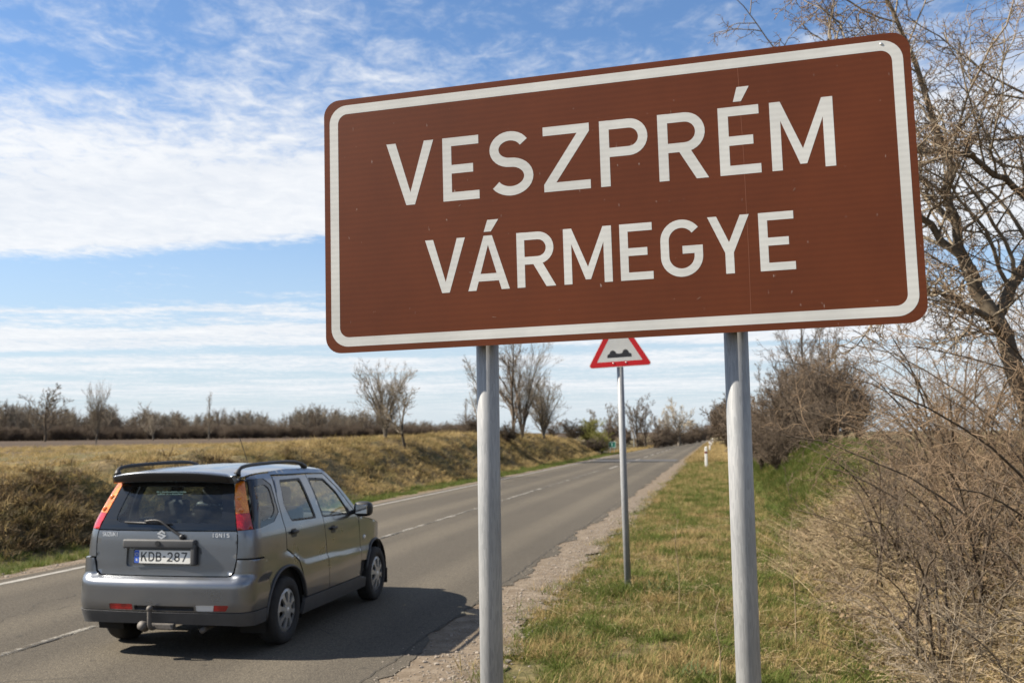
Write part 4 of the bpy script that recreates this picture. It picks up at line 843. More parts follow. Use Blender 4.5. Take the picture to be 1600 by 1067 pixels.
# ------------------------------------------------------------------ plants: generators
def grow(P0, R0, levels, rng):
    """level by level branching; returns [(P, R)] per level, all vectorised"""
    out = [(P0, R0)]; P, R = P0, R0
    for lv in levels:
        n, K = lv['n'], lv.get('K', 4); N_ = len(P)
        if N_ == 0: break
        ix = np.repeat(np.arange(N_), n); M = len(ix); j = np.tile(np.arange(n), N_)
        t = lv.get('t0', .3)+(lv.get('t1', 1.)-lv.get('t0', .3))*(j+rng.random(M))/n
        kp = P.shape[1]-1; f = np.clip(t*kp, 0, kp-1e-6); i0 = f.astype(int); fr = (f-i0)[:, None]
        pos = P[ix, i0]*(1-fr)+P[ix, i0+1]*fr; tan = P[ix, i0+1]-P[ix, i0]; tan /= np.linalg.norm(tan, axis=1, keepdims=True)+1e-9
        rp = R[ix, i0]*(1-fr[:, 0])+R[ix, i0+1]*fr[:, 0]; Lp = np.linalg.norm(np.diff(P, axis=1), axis=2).sum(1)[ix]
        pr = rng.normal(size=(M, 3)); pr -= (pr*tan).sum(1, keepdims=True)*tan; pr /= np.linalg.norm(pr, axis=1, keepdims=True)+1e-9
        a = np.radians(rng.normal(lv['ang'], lv.get('sd', 10), M))[:, None]; d = np.cos(a)*tan+np.sin(a)*pr
        Ln = Lp*lv['ln']*(1-lv.get('tap', .45)*t)*rng.uniform(.55, 1.35, M)
        if 'lmax' in lv: Ln = np.minimum(Ln, lv['lmax']*rng.uniform(.7, 1.1, M))
        r0 = np.clip(rp*lv.get('rr', .6), lv.get('rmin', .002), None)
        Q = np.empty((M, K, 3)); Q[:, 0] = pos; st = Ln/(K-1)
        for k in range(1, K):
            d = d+rng.normal(size=(M, 3))*lv.get('wob', .15)+np.array([0, 0, lv.get('up', .1)]); d /= np.linalg.norm(d, axis=1, keepdims=True)+1e-9
            Q[:, k] = Q[:, k-1]+d*st[:, None]
        R2 = r0[:, None]*np.linspace(1, lv.get('tip', .35), K)[None]
        P, R = Q, R2; out.append((P, R))
    return out
def wood_mesh(name, lv, mat, S0=6, S1=3):
    Vs, Fs, b = [], [], 0
    for i, (P, R) in enumerate(lv):
        V, F = tubes(P, R, S0 if i == 0 else S1, False); Vs.append(V); Fs.append(F[0]+b); b += len(V)
    return np_mesh(name, np.vstack(Vs), np.concatenate(Fs), mat, True)
def trunk(pts, r0, r1, n=4): P = smooth_path(pts, n); return P[None], np.linspace(r0, r1, len(P))[None]
def joinlv(*lists):
    out = {}
    for l in lists:
        for i, pr in enumerate(l): out.setdefault(i, []).append(pr)
    return out
B_BROWN = mat_bark('bark_brown', (.050, .038, .028), (.125, .098, .070)); B_GREY = mat_bark('bark_grey', (.085, .072, .058), (.20, .175, .14)); B_DARK = mat_bark('bark_dark', (.032, .027, .021), (.085, .07, .052))
T_RED = mat_bark('twig_reddish', (.095, .062, .040), (.27, .195, .125), 12); T_PALE = mat_bark('twig_pale', (.15, .118, .080), (.34, .28, .20), 12); T_TAN = mat_bark('twig_tan', (.13, .105, .075), (.29, .24, .175), 5); T_OLIVE = mat_bark('twig_olive', (.10, .10, .030), (.23, .22, .06), 5)
T_BROWN = mat_bark('twig_brown', (.075, .056, .040), (.185, .143, .105), 5)
def tree_pair(name, lv, mt, mc, n_trunk=1, S0=7):
    """meshes for trunk (first levels) and crown (the rest)"""
    return wood_mesh(name+'_trunk', lv[:n_trunk], mt, S0, 5), wood_mesh(name+'_crown', lv[n_trunk:], mc, 3, 3)
def plant_tree(name, meshes, loc, rz, sc, label, cat='tree', group=None, names=('trunk', 'crown')):
    r = empty(name, loc, rz); r.scale = sc if hasattr(sc, '__len__') else (sc,)*3; tag(r, label, cat, group)
    for nm, me in zip(names, meshes): obj(nm, me, r)
    return r
def gx(px, y): return math.tan(math.atan((px-800)/1556)-rad(11.455))*y      # road-side coordinate at a bearing and distance
def gz(x, y): return float(terrain(np.array(x), np.array(y)))
def tree_proto(kind, seed, mt, mc, h=1.):
    g = np.random.default_rng(seed)
    if kind == 'fan':       # several upright stems from a short bole, about 3 m
        n = 13; P, R = [], []
        for i in range(n):
            a = g.uniform(0, 6.28); sp = g.uniform(.25, 1.05); k = np.linspace(0, 1, 6)[:, None]; top = np.array([math.cos(a)*sp, math.sin(a)*sp, g.uniform(2.1, 2.9)])
            q = k*top*np.array([1, 1, 1])+np.concatenate([g.normal(size=(6, 2))*.05, np.zeros((6, 1))], 1)*k; q[:, :2] *= k**.6; P.append(q); R.append(np.linspace(.036, .009, 6))
        lv = grow(np.array(P), np.array(R), [dict(n=11, ang=32, ln=.42, t0=.15, K=4, up=.16, rr=.55, rmin=.008), dict(n=7, ang=35, ln=.5, K=4, up=.12, rr=.65, rmin=.0062), dict(n=5, ang=40, ln=.5, K=3, up=.08, rmin=.005)], g)
        lv[0] = (np.concatenate([lv[0][0]]), lv[0][1])
    elif kind == 'lean':
        P, R = trunk([(0, 0, -.1), (-.10, 0, .35), (-.15, .02, .8), (-.1, .05, 1.4), (.02, 0, 2.1)], .065, .015)
        lv = grow(P, R, [dict(n=14, ang=48, ln=.62, t0=.28, K=5, up=.12, rr=.6, rmin=.013, tap=.5), dict(n=8, ang=38, ln=.5, K=4, up=.1, rr=.7, rmin=.009), dict(n=5, ang=40, ln=.5, K=3, up=.05, rmin=.007)], g)
    elif kind in ('tall', 'tallf'):    # forked field tree, about 6.5 m
        P, R = trunk([(0, 0, -.1), (.05, 0, 1.2), (-.05, .05, 2.6), (.05, 0, 4.2), (.1, 0, 6.0)], .13, .02)
        lv = grow(P, R, [dict(n=13, ang=34, ln=.62, t0=.12, t1=.9, K=6, up=.12, rr=.62, rmin=.02, tap=.6, wob=.10), dict(n=9, ang=36, ln=.42, t0=.25, K=5, up=.08, rr=.55, rmin=.011), dict(n=7, ang=38, ln=.45, K=4, up=.06, rr=.7, rmin=.011), dict(n=4, ang=40, ln=.5, K=3, up=.02, rmin=.009)], g)
        if kind == 'tallf': lv = [lv[0]]+[(P, np.maximum(R*1.2, .013)) for P, R in lv[1:]]
    elif kind == 'round':   # broad rounded crown, about 8 m
        P, R = trunk([(0, 0, -.2), (.1, 0, 1.2), (0, .1, 2.2), (.1, 0, 3.6)], .32, .12)
        lv = grow(P, R, [dict(n=16, ang=52, ln=1.55, t0=.35, K=6, up=.09, rr=.55, rmin=.05, tap=.4, wob=.16), dict(n=9, ang=40, ln=.42, t0=.3, K=5, up=.05, rr=.55, rmin=.04), dict(n=9, ang=40, ln=.45, K=4, up=.03, rr=.7, rmin=.026), dict(n=6, ang=42, ln=.5, K=3, up=.0, rmin=.020)], g)
    elif kind == 'poplar':
        P, R = trunk([(0, 0, -.2), (.0, 0, 3), (.05, 0, 6), (0, 0, 9)], .16, .03)
        lv = grow(P, R, [dict(n=34, ang=20, ln=.24, t0=.10, t1=.97, K=4, up=.22, rr=.4, rmin=.03, tap=.4), dict(n=7, ang=24, ln=.5, K=4, up=.2, rr=.6, rmin=.022), dict(n=3, ang=28, ln=.5, K=3, up=.1, rmin=.016)], g)
    elif kind == 'far':     # cheap woodland tree, 8 m, thick twigs because it is seen from 300 m
        P, R = trunk([(0, 0, -.2), (.1, 0, 2.5), (-.1, .1, 5), (.1, 0, 7.5)], .13, .05, 3)
        lv = grow(P, R, [dict(n=12, ang=36, ln=.42, t0=.18, K=4, up=.12, rr=.5, rmin=.045, tap=.5), dict(n=6, ang=38, ln=.5, K=3, up=.08, rr=.6, rmin=.036), dict(n=3, ang=40, ln=.5, K=3, up=.05, rmin=.03)], g)
    elif kind in ('bush', 'bushf'):    # dense twiggy bush, about 2 m tall and 2.4 m wide
        n = 16; a = g.uniform(0, 6.28, n); sp = g.uniform(.1, .95, n); k = np.linspace(0, 1, 5)[None, :, None]
        top = np.stack([np.cos(a)*sp, np.sin(a)*sp, g.uniform(1.1, 1.9, n)], 1)[:, None]; P = k*top; P[:, :, :2] *= k**.5; P += g.normal(size=P.shape)*.04*k; R = np.linspace(.022, .008, 5)[None]*np.ones((n, 1))
        lv = grow(P, R, [dict(n=9, ang=42, ln=.5, t0=.12, K=4, up=.05, rr=.6, rmin=.008, wob=.2), dict(n=7, ang=45, ln=.5, K=4, up=.02, rr=.7, rmin=.0065, wob=.2), dict(n=4, ang=50, ln=.5, K=3, up=.0, rmin=.0055)], g)
        if kind == 'bushf': lv = [(P, np.maximum(R*1.1, .0085)) for P, R in lv]
    return lv
# ------------------------------------------------------------------ scatter (uncountable ground cover) by instancing small tufts
PROTO = {}
def proto_coll(name, meshes):
    c = bpy.data.collections.new(name)
    for i, me in enumerate(meshes): c.objects.link(bpy.data.objects.new('%s_%02d' % (name, i), me))
    return c
def scatter(name, pts, rot, scl, coll, ninst, label, cat, rng):
    me = bpy.data.meshes.new(name); n = len(pts); me.vertices.add(n); me.vertices.foreach_set('co', np.asarray(pts, np.float32).ravel())
    for nm, ty, arr in (('rot', 'FLOAT_VECTOR', np.asarray(rot, np.float32)), ('scl', 'FLOAT_VECTOR', np.asarray(scl, np.float32))):
        me.attributes.new(nm, ty, 'POINT').data.foreach_set('vector', arr.ravel())
    me.attributes.new('pick', 'INT', 'POINT').data.foreach_set('value', rng.integers(0, ninst, n).astype(np.int32)); me.update()
    o = obj(name, me); tag(o, label, cat, kind='stuff')
    ng = bpy.data.node_groups.new(name, 'GeometryNodeTree'); ng.interface.new_socket('Geometry', in_out='INPUT', socket_type='NodeSocketGeometry'); ng.interface.new_socket('Geometry', in_out='OUTPUT', socket_type='NodeSocketGeometry')
    L = ng.links.new; i = N(ng, 'NodeGroupInput'); ou = N(ng, 'NodeGroupOutput'); ci = N(ng, 'GeometryNodeCollectionInfo'); ci.inputs[0].default_value = coll; ci.inputs[1].default_value = True; ci.inputs[2].default_value = True
    ip = N(ng, 'GeometryNodeInstanceOnPoints'); ip.inputs['Pick Instance'].default_value = True
    at = {}
    for nm, ty in (('rot', 'FLOAT_VECTOR'), ('scl', 'FLOAT_VECTOR'), ('pick', 'INT')):
        a = N(ng, 'GeometryNodeInputNamedAttribute', data_type=ty); a.inputs[0].default_value = nm; at[nm] = a.outputs[0]
    L(i.outputs[0], ip.inputs['Points']); L(ci.outputs[0], ip.inputs['Instance']); L(at['pick'], ip.inputs['Instance Index']); L(at['rot'], ip.inputs['Rotation']); L(at['scl'], ip.inputs['Scale']); L(ip.outputs[0], ou.inputs[0])
    md = o.modifiers.new('scatter', 'NODES'); md.node_group = ng; return o
def tuft(rng, n, rad_, h0, h1, w, lean, mat, droop=.5, K=4):
    """n curved blades"""
    a = rng.uniform(0, 6.28, n); r = rad_*np.sqrt(rng.random(n)); base = np.stack([r*np.cos(a), r*np.sin(a), np.full(n, -.01)], 1)
    b = a+rng.normal(0, 1.0, n); le = np.abs(rng.normal(lean, lean*.6, n)); h = rng.uniform(h0, h1, n); d = np.stack([np.cos(b)*le, np.sin(b)*le, np.ones(n)], 1); d /= np.linalg.norm(d, axis=1, keepdims=True)
    side = np.stack([-np.sin(b), np.cos(b), np.zeros(n)], 1); V = []; P = base.copy(); ws = [1, .85, .55, .0]
    for k in range(K):
        wk = (w*rng.uniform(.7, 1.3, n)*ws[min(k, 3)])[:, None]; V += [P-side*wk/2, P+side*wk/2]
        P = P+d*(h/(K-1))[:, None]; d = d+np.stack([np.cos(b)*droop*.5, np.sin(b)*droop*.5, -np.full(n, droop*.35)], 1)*rng.uniform(.4, 1.3, n)[:, None]; d /= np.linalg.norm(d, axis=1, keepdims=True)
    V = np.stack(V, 1).reshape(-1, 3); o = (np.arange(n)*2*K)[:, None]; F = np.concatenate([o+np.array([[2*k, 2*k+1, 2*k+3, 2*k+2]]) for k in range(K-1)])
    return np_mesh('tuft', V, F, mat)
def litter(rng, n, R, w, mat, flat_=.5):
    """dead leaves and bits lying about"""
    c = np.stack([rng.normal(0, R*.5, n), rng.normal(0, R*.5, n), rng.uniform(.005, .05, n)], 1); a = rng.uniform(0, 6.28, n); u = np.stack([np.cos(a), np.sin(a), rng.normal(0, flat_, n)], 1); v = np.stack([-np.sin(a), np.cos(a), rng.normal(0, flat_, n)], 1)
    s = rng.uniform(.5, 1.4, n)[:, None]*w; V = np.stack([c-u*s, c-v*s*.5, c+u*s, c+v*s*.5+np.array([0, 0, .006])], 1).reshape(-1, 3); F = np.arange(4*n).reshape(-1, 4); return np_mesh('litter', V, F, mat)
def straw(rng, n, R, ln, w, mat):
    """flattened dead stalks"""
    c = np.stack([rng.normal(0, R*.5, n), rng.normal(0, R*.5, n), rng.uniform(.0, .06, n)], 1); a = rng.uniform(0, 6.28, n); l = ln*rng.uniform(.4, 1.2, n); d = np.stack([np.cos(a), np.sin(a), rng.normal(.15, .25, n)], 1)
    P = np.stack([c, c+d*(l/2)[:, None]+rng.normal(0, .012, (n, 3)), c+d*l[:, None]-np.array([0, 0, .02])], 1); V, F = tubes(P, np.full((n, 3), w)*np.array([1, .9, .5]), 3); return np_mesh('straw', V, F[0], mat)
G_VERGE = mat_grass('grass_verge', (.24, .17, .070), (.42, .315, .145), (.060, .085, .014), (.125, .150, .030), .56, .70, 1.05)
G_GREEN = mat_grass('grass_green', (.20, .165, .06), (.30, .24, .10), (.058, .085, .015), (.122, .152, .033), .30, .62)
G_BANK = mat_grass('grass_bank', (.25, .178, .076), (.48, .355, .160), (.065, .066, .018), (.125, .118, .032), .60, 1.0, .6)
G_BROWN = mat_grass('weeds_brown', (.075, .050, .027), (.17, .118, .064), (.040, .040, .014), (.09, .082, .027), .58, 1.0, .7)
G_STRAW = pbr('straw_dead', (.30, .225, .115), .8, col2=(.48, .38, .22), vscale=5, tr=.2); LEAF = pbr('leaf_litter', (.14, .088, .046), .85, col2=(.32, .235, .135), vscale=14, tr=.15); STALK = pbr('stalk_grey', (.15, .11, .062), .9, col2=(.31, .24, .145), vscale=4)
def cover():
    g = np.random.default_rng(11)
    verge = proto_coll('verge_tuft', [tuft(g, 28, .08, .035, .10, .0045, 1.2, G_VERGE, .9) for _ in range(6)]+[tuft(g, 18, .05, .06, .14, .004, .7, G_VERGE, .7) for _ in range(2)])
    green = proto_coll('green_tuft', [tuft(g, 26, .08, .06, .16, .006, .5, G_GREEN, .5) for _ in range(5)])
    bank = proto_coll('bank_tuft', [tuft(g, 40, .20, .08, .24, .010, 1.0, G_BANK, 1.2) for _ in range(6)]+[tuft(g, 30, .18, .06, .20, .012, 1.2, G_BROWN, 1.2) for _ in range(2)])
    brown = proto_coll('brown_weed', [tuft(g, 34, .20, .08, .28, .014, 1.2, G_BROWN, 1.1) for _ in range(5)])
    lit0 = proto_coll('leaf_bits', [litter(g, 22, .26, .012, LEAF) for _ in range(4)]+[straw(g, 12, .26, .20, .0022, G_STRAW) for _ in range(2)])
    lit = proto_coll('leaf_patch', [litter(g, 34, .30, .013, LEAF, .8) for _ in range(3)]+[straw(g, 16, .30, .32, .0020, G_STRAW) for _ in range(2)]+[straw(g, 12, .35, .45, .0028, STALK) for _ in range(2)]+[litter(g, 30, .34, .017, LEAF, .9) for _ in range(1)])
    def pts(n, x0, x1, y0, y1, dens_, sc0, sc1, near=1.0, tilt=.12, dz=0.):
        x = g.uniform(x0, x1, n); y = y0*(y1/y0)**(g.random(n)**near) if near != 1 else g.uniform(y0, y1, n); k = g.random(n) < dens_(x, y); x, y = x[k], y[k]
        # keep only what the camera's side of the world shows (a wide wedge round the view)
        p = np.stack([x, y, terrain(x, y)+dz], 1); m = len(x); r = np.stack([g.normal(0, tilt, m), g.normal(0, tilt, m), g.uniform(0, 6.28, m)], 1); s = g.uniform(sc0, sc1, m)*(1+.012*np.clip(y-8, 0, 60)); return p, r, np.repeat(s[:, None], 3, 1)
    soft = lambda x, y: sstep(x+.35*fbm(y, x, 1.3, 90, 3), -2.06, -1.58)
    p, r, s = pts(30000, -2.15, 1.7, 3.0, 14, lambda x, y: soft(x, y)*np.clip(.60+1.9*fbm(x, y, 1.4, 77, 3), .04, 1), .45, 1.6); scatter('verge_grass', p, r, s, verge, 8, 'short dry and green grass on the right verge', 'grass', g)
    p, r, s = pts(26000, -2.1, 2.2, 14, 70, lambda x, y: soft(x, y)*np.clip(1.25-(y-14)/60, .25, 1)*.9, .9, 1.5, near=.9); scatter('verge_grass', p, r, s, verge, 8, 'short grass on the right verge further along the road', 'grass', g)
    p, r, s = pts(5200, -1.7, 1.7, 3.5, 34, lambda x, y: sstep(fbm(x, y, 1.2, 61, 3), .05, .22), .45, 1.2); scatter('green_grass', p, r, s, green, 5, 'darker green grass clumps on the right verge', 'grass', g)
    p, r, s = pts(13000, 1.2, 4.6, 13, 75, lambda x, y: np.clip(.6+1.6*fbm(x, y, .35, 62, 2)+.3*sstep(y, 16, 26), 0, 1), .9, 1.6); scatter('green_grass', p, r, s, green, 5, 'green grass on the bank to the right', 'grass', g)
    p, r, s = pts(9000, -10.95, -9.38, 6, 110, lambda x, y: sstep(-x+.25*fbm(y, x, 1.1, 95, 3), 9.4, 9.65)*np.clip(1.2-y/130, .3, 1)*np.clip(.6+1.6*fbm(x, y, .7, 97, 3), .1, 1), .5, 1.2); scatter('verge_grass', p, r, s, green, 5, 'green grass strip along the left edge of the road', 'grass', g)
    p, r, s = pts(19000, -15.5, -10.7, 7, 95, lambda x, y: np.clip(1.1-y/140, .3, 1)*np.clip(.75+1.6*fbm(x, y, .8, 99, 3), .15, 1), .4, 1.05, tilt=.4); scatter('bank_grass', p, r, s, bank, 8, 'rough dry grass on the left roadside bank', 'grass', g)
    p, r, s = pts(15000, -46, -14.2, 12, 110, lambda x, y: np.clip(.35+1.5*fbm(x, y, .25, 63, 2)+.5*sstep(x, -20, -15), .05, 1), .5, 1.0, tilt=.2); scatter('bank_grass', p, r, s, bank, 6, 'dry grass along the top of the left bank', 'grass', g)
    p, r, s = pts(6500, -13.2, -10.9, 7, 30, lambda x, y: np.clip(.42+1.6*fbm(x, y, .6, 64, 3), 0, 1)*(1-.75*sstep(y, 17, 27)), .5, 1.15, tilt=.3); scatter('bank_weeds', p, r, s, brown, 5, 'dark brown weeds on the face of the left bank', 'weeds', g)
    p, r, s = pts(7000, -1.7, 1.6, 66, 230, lambda x, y: np.clip(1.1-y/260, .2, 1)+0*x, 1.1, 1.6); scatter('verge_grass', p, r, s, bank, 6, 'dry grass on the right verge far along the road', 'grass', g)
    p, r, s = pts(5000, -10.9, -9.4, 105, 260, lambda x, y: .9+0*x, 1.0, 1.5); scatter('verge_grass', p, r, s, bank, 6, 'dry grass on the left verge far along the road', 'grass', g)
    p, r, s = pts(9000, .95, 6.5, 3.5, 26, lambda x, y: sstep(x+.5*fbm(x, y, .8, 66, 3), 1.05, 1.6)*np.clip(1.1-y/40, .3, 1)*.5, .4, 1.0, tilt=.3); scatter('dead_weeds', p, r, s, bank, 8, 'dead brown grass under the thicket on the right', 'weeds', g)
    p, r, s = pts(13000, .9, 6.0, 3.5, 20, lambda x, y: sstep(x+.5*fbm(x, y, .8, 66, 3), 1.0, 1.7)*.8, .7, 1.3, tilt=.15, dz=.02); scatter('leaf_litter', p, r, s, lit, 8, 'dead leaves and straw littering the right bank', 'leaf litter', g)
    p, r, s = pts(2600, -1.7, 1.4, 4, 22, lambda x, y: sstep(fbm(x, y, .8, 68, 3), -.12, .2), .5, .9, tilt=.1); scatter('leaf_litter', p, r, s, lit0, 6, 'scattered straw and dead leaves on the right verge', 'leaf litter', g)
def stones():
    g = np.random.default_rng(31); ms = []
    for i in range(5):
        bm = bmesh.new(); bmesh.ops.create_icosphere(bm, subdivisions=1, radius=1)
        for v in bm.verts: v.co *= g.uniform(.7, 1.2); v.co.z *= .6
        me = bpy.data.meshes.new('stone'); bm.to_mesh(me); bm.free(); me.materials.append(pbr('stone_grit', (.13, .105, .08), .9, col2=(.30, .26, .215), vscale=40)); ms.append(me)
    c = proto_coll('stone', ms); n = 9000; y = 3+27*g.random(n)**1.4; x = np.where(g.random(n) < .85, XR+.1+.62*g.random(n)+.15*g.normal(size=n), -9.35+.12*g.normal(size=n)); k = ((x > XR-.25) & (x < -1.2)) | (x < -9.1); x, y = x[k], y[k]
    sc = g.uniform(.004, .013, len(x))*np.where(g.random(len(x)) < .06, 2.2, 1.); z = np.where((x > XR) & (x < -1.75), -.004, np.where(x < -9, -.002, np.maximum(terrain(x, y), .0)))
    scatter('loose_stones', np.stack([x, y, z], 1), np.stack([0*x, 0*x, g.uniform(0, 6.28, len(x))], 1), np.repeat(sc[:, None], 3, 1), c, 5, 'loose small stones on the gravel road edge', 'stones', g)
cover(); stones()

# ------------------------------------------------------------------ trees and shrubs
def plants():
    fan = tree_pair('fan', tree_proto('fan', 1, B_GREY, T_TAN), B_GREY, T_TAN); x = gx(602, 42); plant_tree('field_tree', fan, (x, 42, gz(x, 42)-.05), 0, (1.1, 1.1, 1.06), 'small bare fan shaped tree on the left bank, left of the pair')
    ln = tree_pair('lean', tree_proto('lean', 5, B_DARK, T_BROWN), B_DARK, T_TAN); x = gx(634, 41); plant_tree('field_tree', ln, (x, 41, gz(x, 41)-.05), .2, 1.15, 'small bare tree with a dark slanting trunk on the left bank, right of the pair')
    ta = tree_pair('tall', tree_proto('tall', 8, B_BROWN, B_BROWN), B_BROWN, T_BROWN); x = gx(800, 66); plant_tree('field_tree', ta, (x, 66, gz(x, 66)-.1), 0, 1.12, 'tall bare forked tree on the left bank beside the sign post')
    fan2 = tree_pair('fan2', [(P, R*.62) for P, R in tree_proto('fan', 12, 0, 0)], B_BROWN, T_TAN); x = gx(815, 68); plant_tree('field_tree', fan2, (x, 68, gz(x, 68)-.1), 1, (2.0, 2.0, 2.35), 'bare many stemmed tree just right of the tall forked tree')
    tb = tree_pair('tall2', tree_proto('tall', 9, B_BROWN, B_BROWN), B_GREY, T_TAN); x = gx(848, 76); plant_tree('field_tree', fan, (x, 76, gz(x, 76)-.1), 1, (1.75, 1.75, 1.5), 'lower bare tree right of the tall forked tree')
    x = gx(752, 72); plant_tree('field_tree', tb, (x, 72, gz(x, 72)-.1), 2.4, .95, 'bare tree partly hidden behind the left sign post')
    bs = [tree_pair('bush%d' % i, tree_proto('bush', 20+i, B_BROWN, T_BROWN), B_BROWN, T_BROWN) for i in range(3)]
    bd = [(wood_mesh('bushd_t', l[:1], B_DARK, 4, 3), wood_mesh('bushd_c', l[1:], B_BROWN, 3, 3)) for l in (tree_proto('bushf', 33, 0, 0), tree_proto('bushf', 34, 0, 0))]
    bh = [tree_pair('bushh%d' % i, tree_proto('bush', 133+i, 0, 0), B_BROWN, T_BROWN) for i in range(3)]
    bf = [tree_pair('bushf%d' % i, tree_proto('bushf', 50+i, 0, 0), B_BROWN, T_BROWN) for i in range(3)]
    bo = [(wood_mesh('busho_t', l[:1], B_DARK, 4, 3), wood_mesh('busho_c', l[1:], T_OLIVE, 3, 3)) for l in (tree_proto('bushf', 35, 0, 0),)]
    def bush(px, y, s, ms, label, group=None, rz=None, dz=0., X=None, nm='shrub'):
        x = gx(px, y) if X is None else X; plant_tree(nm, ms, (x, y, gz(x, y)-.08+dz), rz if rz is not None else px*.7, s, label, 'shrub', group, ('stems', 'twigs'))
    bush(792, 62, (1.1, 1.1, .62), bd[0], 'low dark bush at the foot of the tall forked tree')
    bush(735, 70, (1.2, 1.2, .95), bs[0], 'brown bush left of the sign post on the bank'); bush(712, 84, (1.3, 1.3, .9), bs[1], 'thin brown bush on the field behind the bank')
    bush(862, 90, (1.3, 1.2, .9), bs[2], 'brown bush below the lower bare tree')
    bush(893, 100, (1.6, 1.5, 1.1), bd[1], 'dark shrub at the left end of the green shrubs'); bush(915, 102, (1.6, 1.5, 1.25), bo[0], 'yellow green shrub by the small green sign'); bush(938, 98, (1.35, 1.3, 1.2), bo[0], 'yellow green shrub just above the small green sign', rz=2.2); bush(926, 95, (1.6, 1.3, .7), bd[0], 'low dark shrub under the yellow green shrubs')
    tg = [tree_pair('tallg', tree_proto('tallf', 15, 0, 0), B_GREY, T_TAN), tree_pair('tallh', tree_proto('tallf', 16, 0, 0), B_DARK, T_BROWN)]
    for px, y, s, l in ((925, 150, .80, 'grey bare tree behind the yellow green shrubs, left one'), (952, 150, .92, 'grey bare tree behind the yellow green shrubs, right one'), (968, 165, .8, 'grey bare tree just left of the warning sign post')): x = gx(px, y); plant_tree('roadside_tree', tg[0], (x, y, gz(x, y)-.1), px, s, l)
    for px, y, s, l in ((993, 132, 1.05, 'dark bare tree just right of the warning sign post'), (1006, 138, .95, 'dark bare tree, second right of the warning sign post'), (1022, 150, .72, 'low dark bare tree between the dark pair and the pale tree')): x = gx(px, y); plant_tree('roadside_tree', tg[1], (x, y, gz(x, y)-.1), px, s, l)
    ro = (wood_mesh('round_t', (l := tree_proto('round', 4, 0, 0))[:1], B_GREY, 8, 4), wood_mesh('round_c', l[1:], mat_bark('twig_silver', (.26, .22, .165), (.46, .40, .31), 3), 3, 3)); x = gx(1058, 172); plant_tree('roadside_tree', ro, (x, 172, gz(x, 172)-.1), 0, (1.0, 1.0, .98), 'large pale round crowned tree far down the left side of the road')
    where = ('just right of the dark bare trees', 'second right of the dark bare trees', 'before the pale tree, left', 'before the pale tree, middle', 'before the pale tree, right', 'just right of the pale round tree', 'sixth from the road end', 'fifth from the road end', 'fourth from the road end', 'third from the road end', 'at the road end', 'just left of the warning sign post', 'second left of the warning sign post', 'under the dark bare trees', 'left of the pale round tree trunk')
    for i, (px, y, s) in enumerate(((1022, 145, 1.5), (1034, 155, 1.7), (1046, 165, 1.7), (1057, 175, 1.6), (1066, 190, 1.8), (1075, 205, 1.9), (1083, 225, 2.0), (1091, 250, 2.1), (1098, 280, 2.2), (1104, 320, 2.4), (1109, 380, 2.6), (975, 140, 1.3), (955, 135, 1.3), (1000, 142, 1.4), (1040, 200, 2.0))):
        bush(px, y, (s*1.25, s*1.1, s*(.85+.3*((i*7) % 5)/4)), (bf+bs)[i % 5], 'brown bare bush left of the far road, '+where[i], 'brown bushes left of the far road', dz=-.25*s)
    # right side hedge
    for px, y, s, ms, l in ((1186, 47, (1.25, 1.25, 1.55), bh[0], 'dark tall shrub close right of the right sign post'), (1222, 43, (1.5, 1.5, 1.95), bh[1], 'dark tall shrub, second right of the right sign post'), (1262, 41, (1.6, 1.5, 2.0), bh[0], 'tallest dark shrub of the hedge on the right bank'), (1300, 40, (1.5, 1.5, 1.75), bh[1], 'dark shrub right of the tallest one in the hedge'), (1338, 41, (1.4, 1.4, 1.3), bh[0], 'lower dark shrub at the right end of the hedge'), (1240, 52, (1.6, 1.6, 2.0), bs[0], 'brown shrub behind the dark hedge'), (1210, 40, (1.2, 1.2, 1.0), bs[2], 'low brown shrub in front of the dark hedge'), (1285, 37, (1.2, 1.2, .95), bs[1], 'low brown shrub in front of the hedge at its right'), (1242, 46, (1.5, 1.5, 1.9), bh[2], 'dense brown shrub in the middle of the hedge'), (1318, 46, (1.6, 1.6, 1.8), bh[2], 'dense brown shrub behind the right part of the hedge'), (1280, 50, (1.7, 1.6, 2.1), bs[1], 'tall brown shrub at the back of the hedge'), (1205, 52, (1.5, 1.5, 1.9), bh[2], 'brown shrub behind the left part of the hedge')):
        bush(px, y, s, ms, l)
    ht = tree_pair('hedge_tree', tree_proto('tall', 19, 0, 0), B_DARK, T_BROWN)
    for px, y, s, l in ((1255, 47, .88, 'bare tree top rising above the dark hedge, left one'), (1298, 45, .80, 'bare tree top rising above the dark hedge, right one')): x = gx(px, y); plant_tree('hedge_tree', ht, (x, y, gz(x, y)-.1), px, s, l)
    for i, (px, y, s) in enumerate(((1172, 62, 1.5), (1158, 76, 1.9), (1140, 96, 2.5), (1146, 120, 2.3), (1140, 145, 2.8), (1135, 175, 3.2), (1131, 215, 3.8), (1127, 270, 4.2))):
        bush(px, y, (s, s, s*1.05), (bf+bd)[i % 5], 'bare bush in the row right of the far road, '+('nearest', 'second nearest', 'third nearest', 'fourth nearest', 'fifth', 'sixth', 'second from the far end', 'farthest')[i], 'bare bushes right of the far road')
    for px, y, s, l in ((1142, 128, .85, 'bare tree behind the right sign post far along the road'), (1132, 170, 1.15, 'bare tree at the far right of the road')): x = gx(px, y); plant_tree('roadside_tree', tg[1], (x, y, gz(x, y)-.1), px, s, l)
    # trees standing out of the wood across the field
    fr = (wood_mesh('spread_t', (l := tree_proto('tallf', 41, 0, 0))[:1], B_BROWN, 6, 4), wood_mesh('spread_c', l[1:], T_TAN, 3, 3))
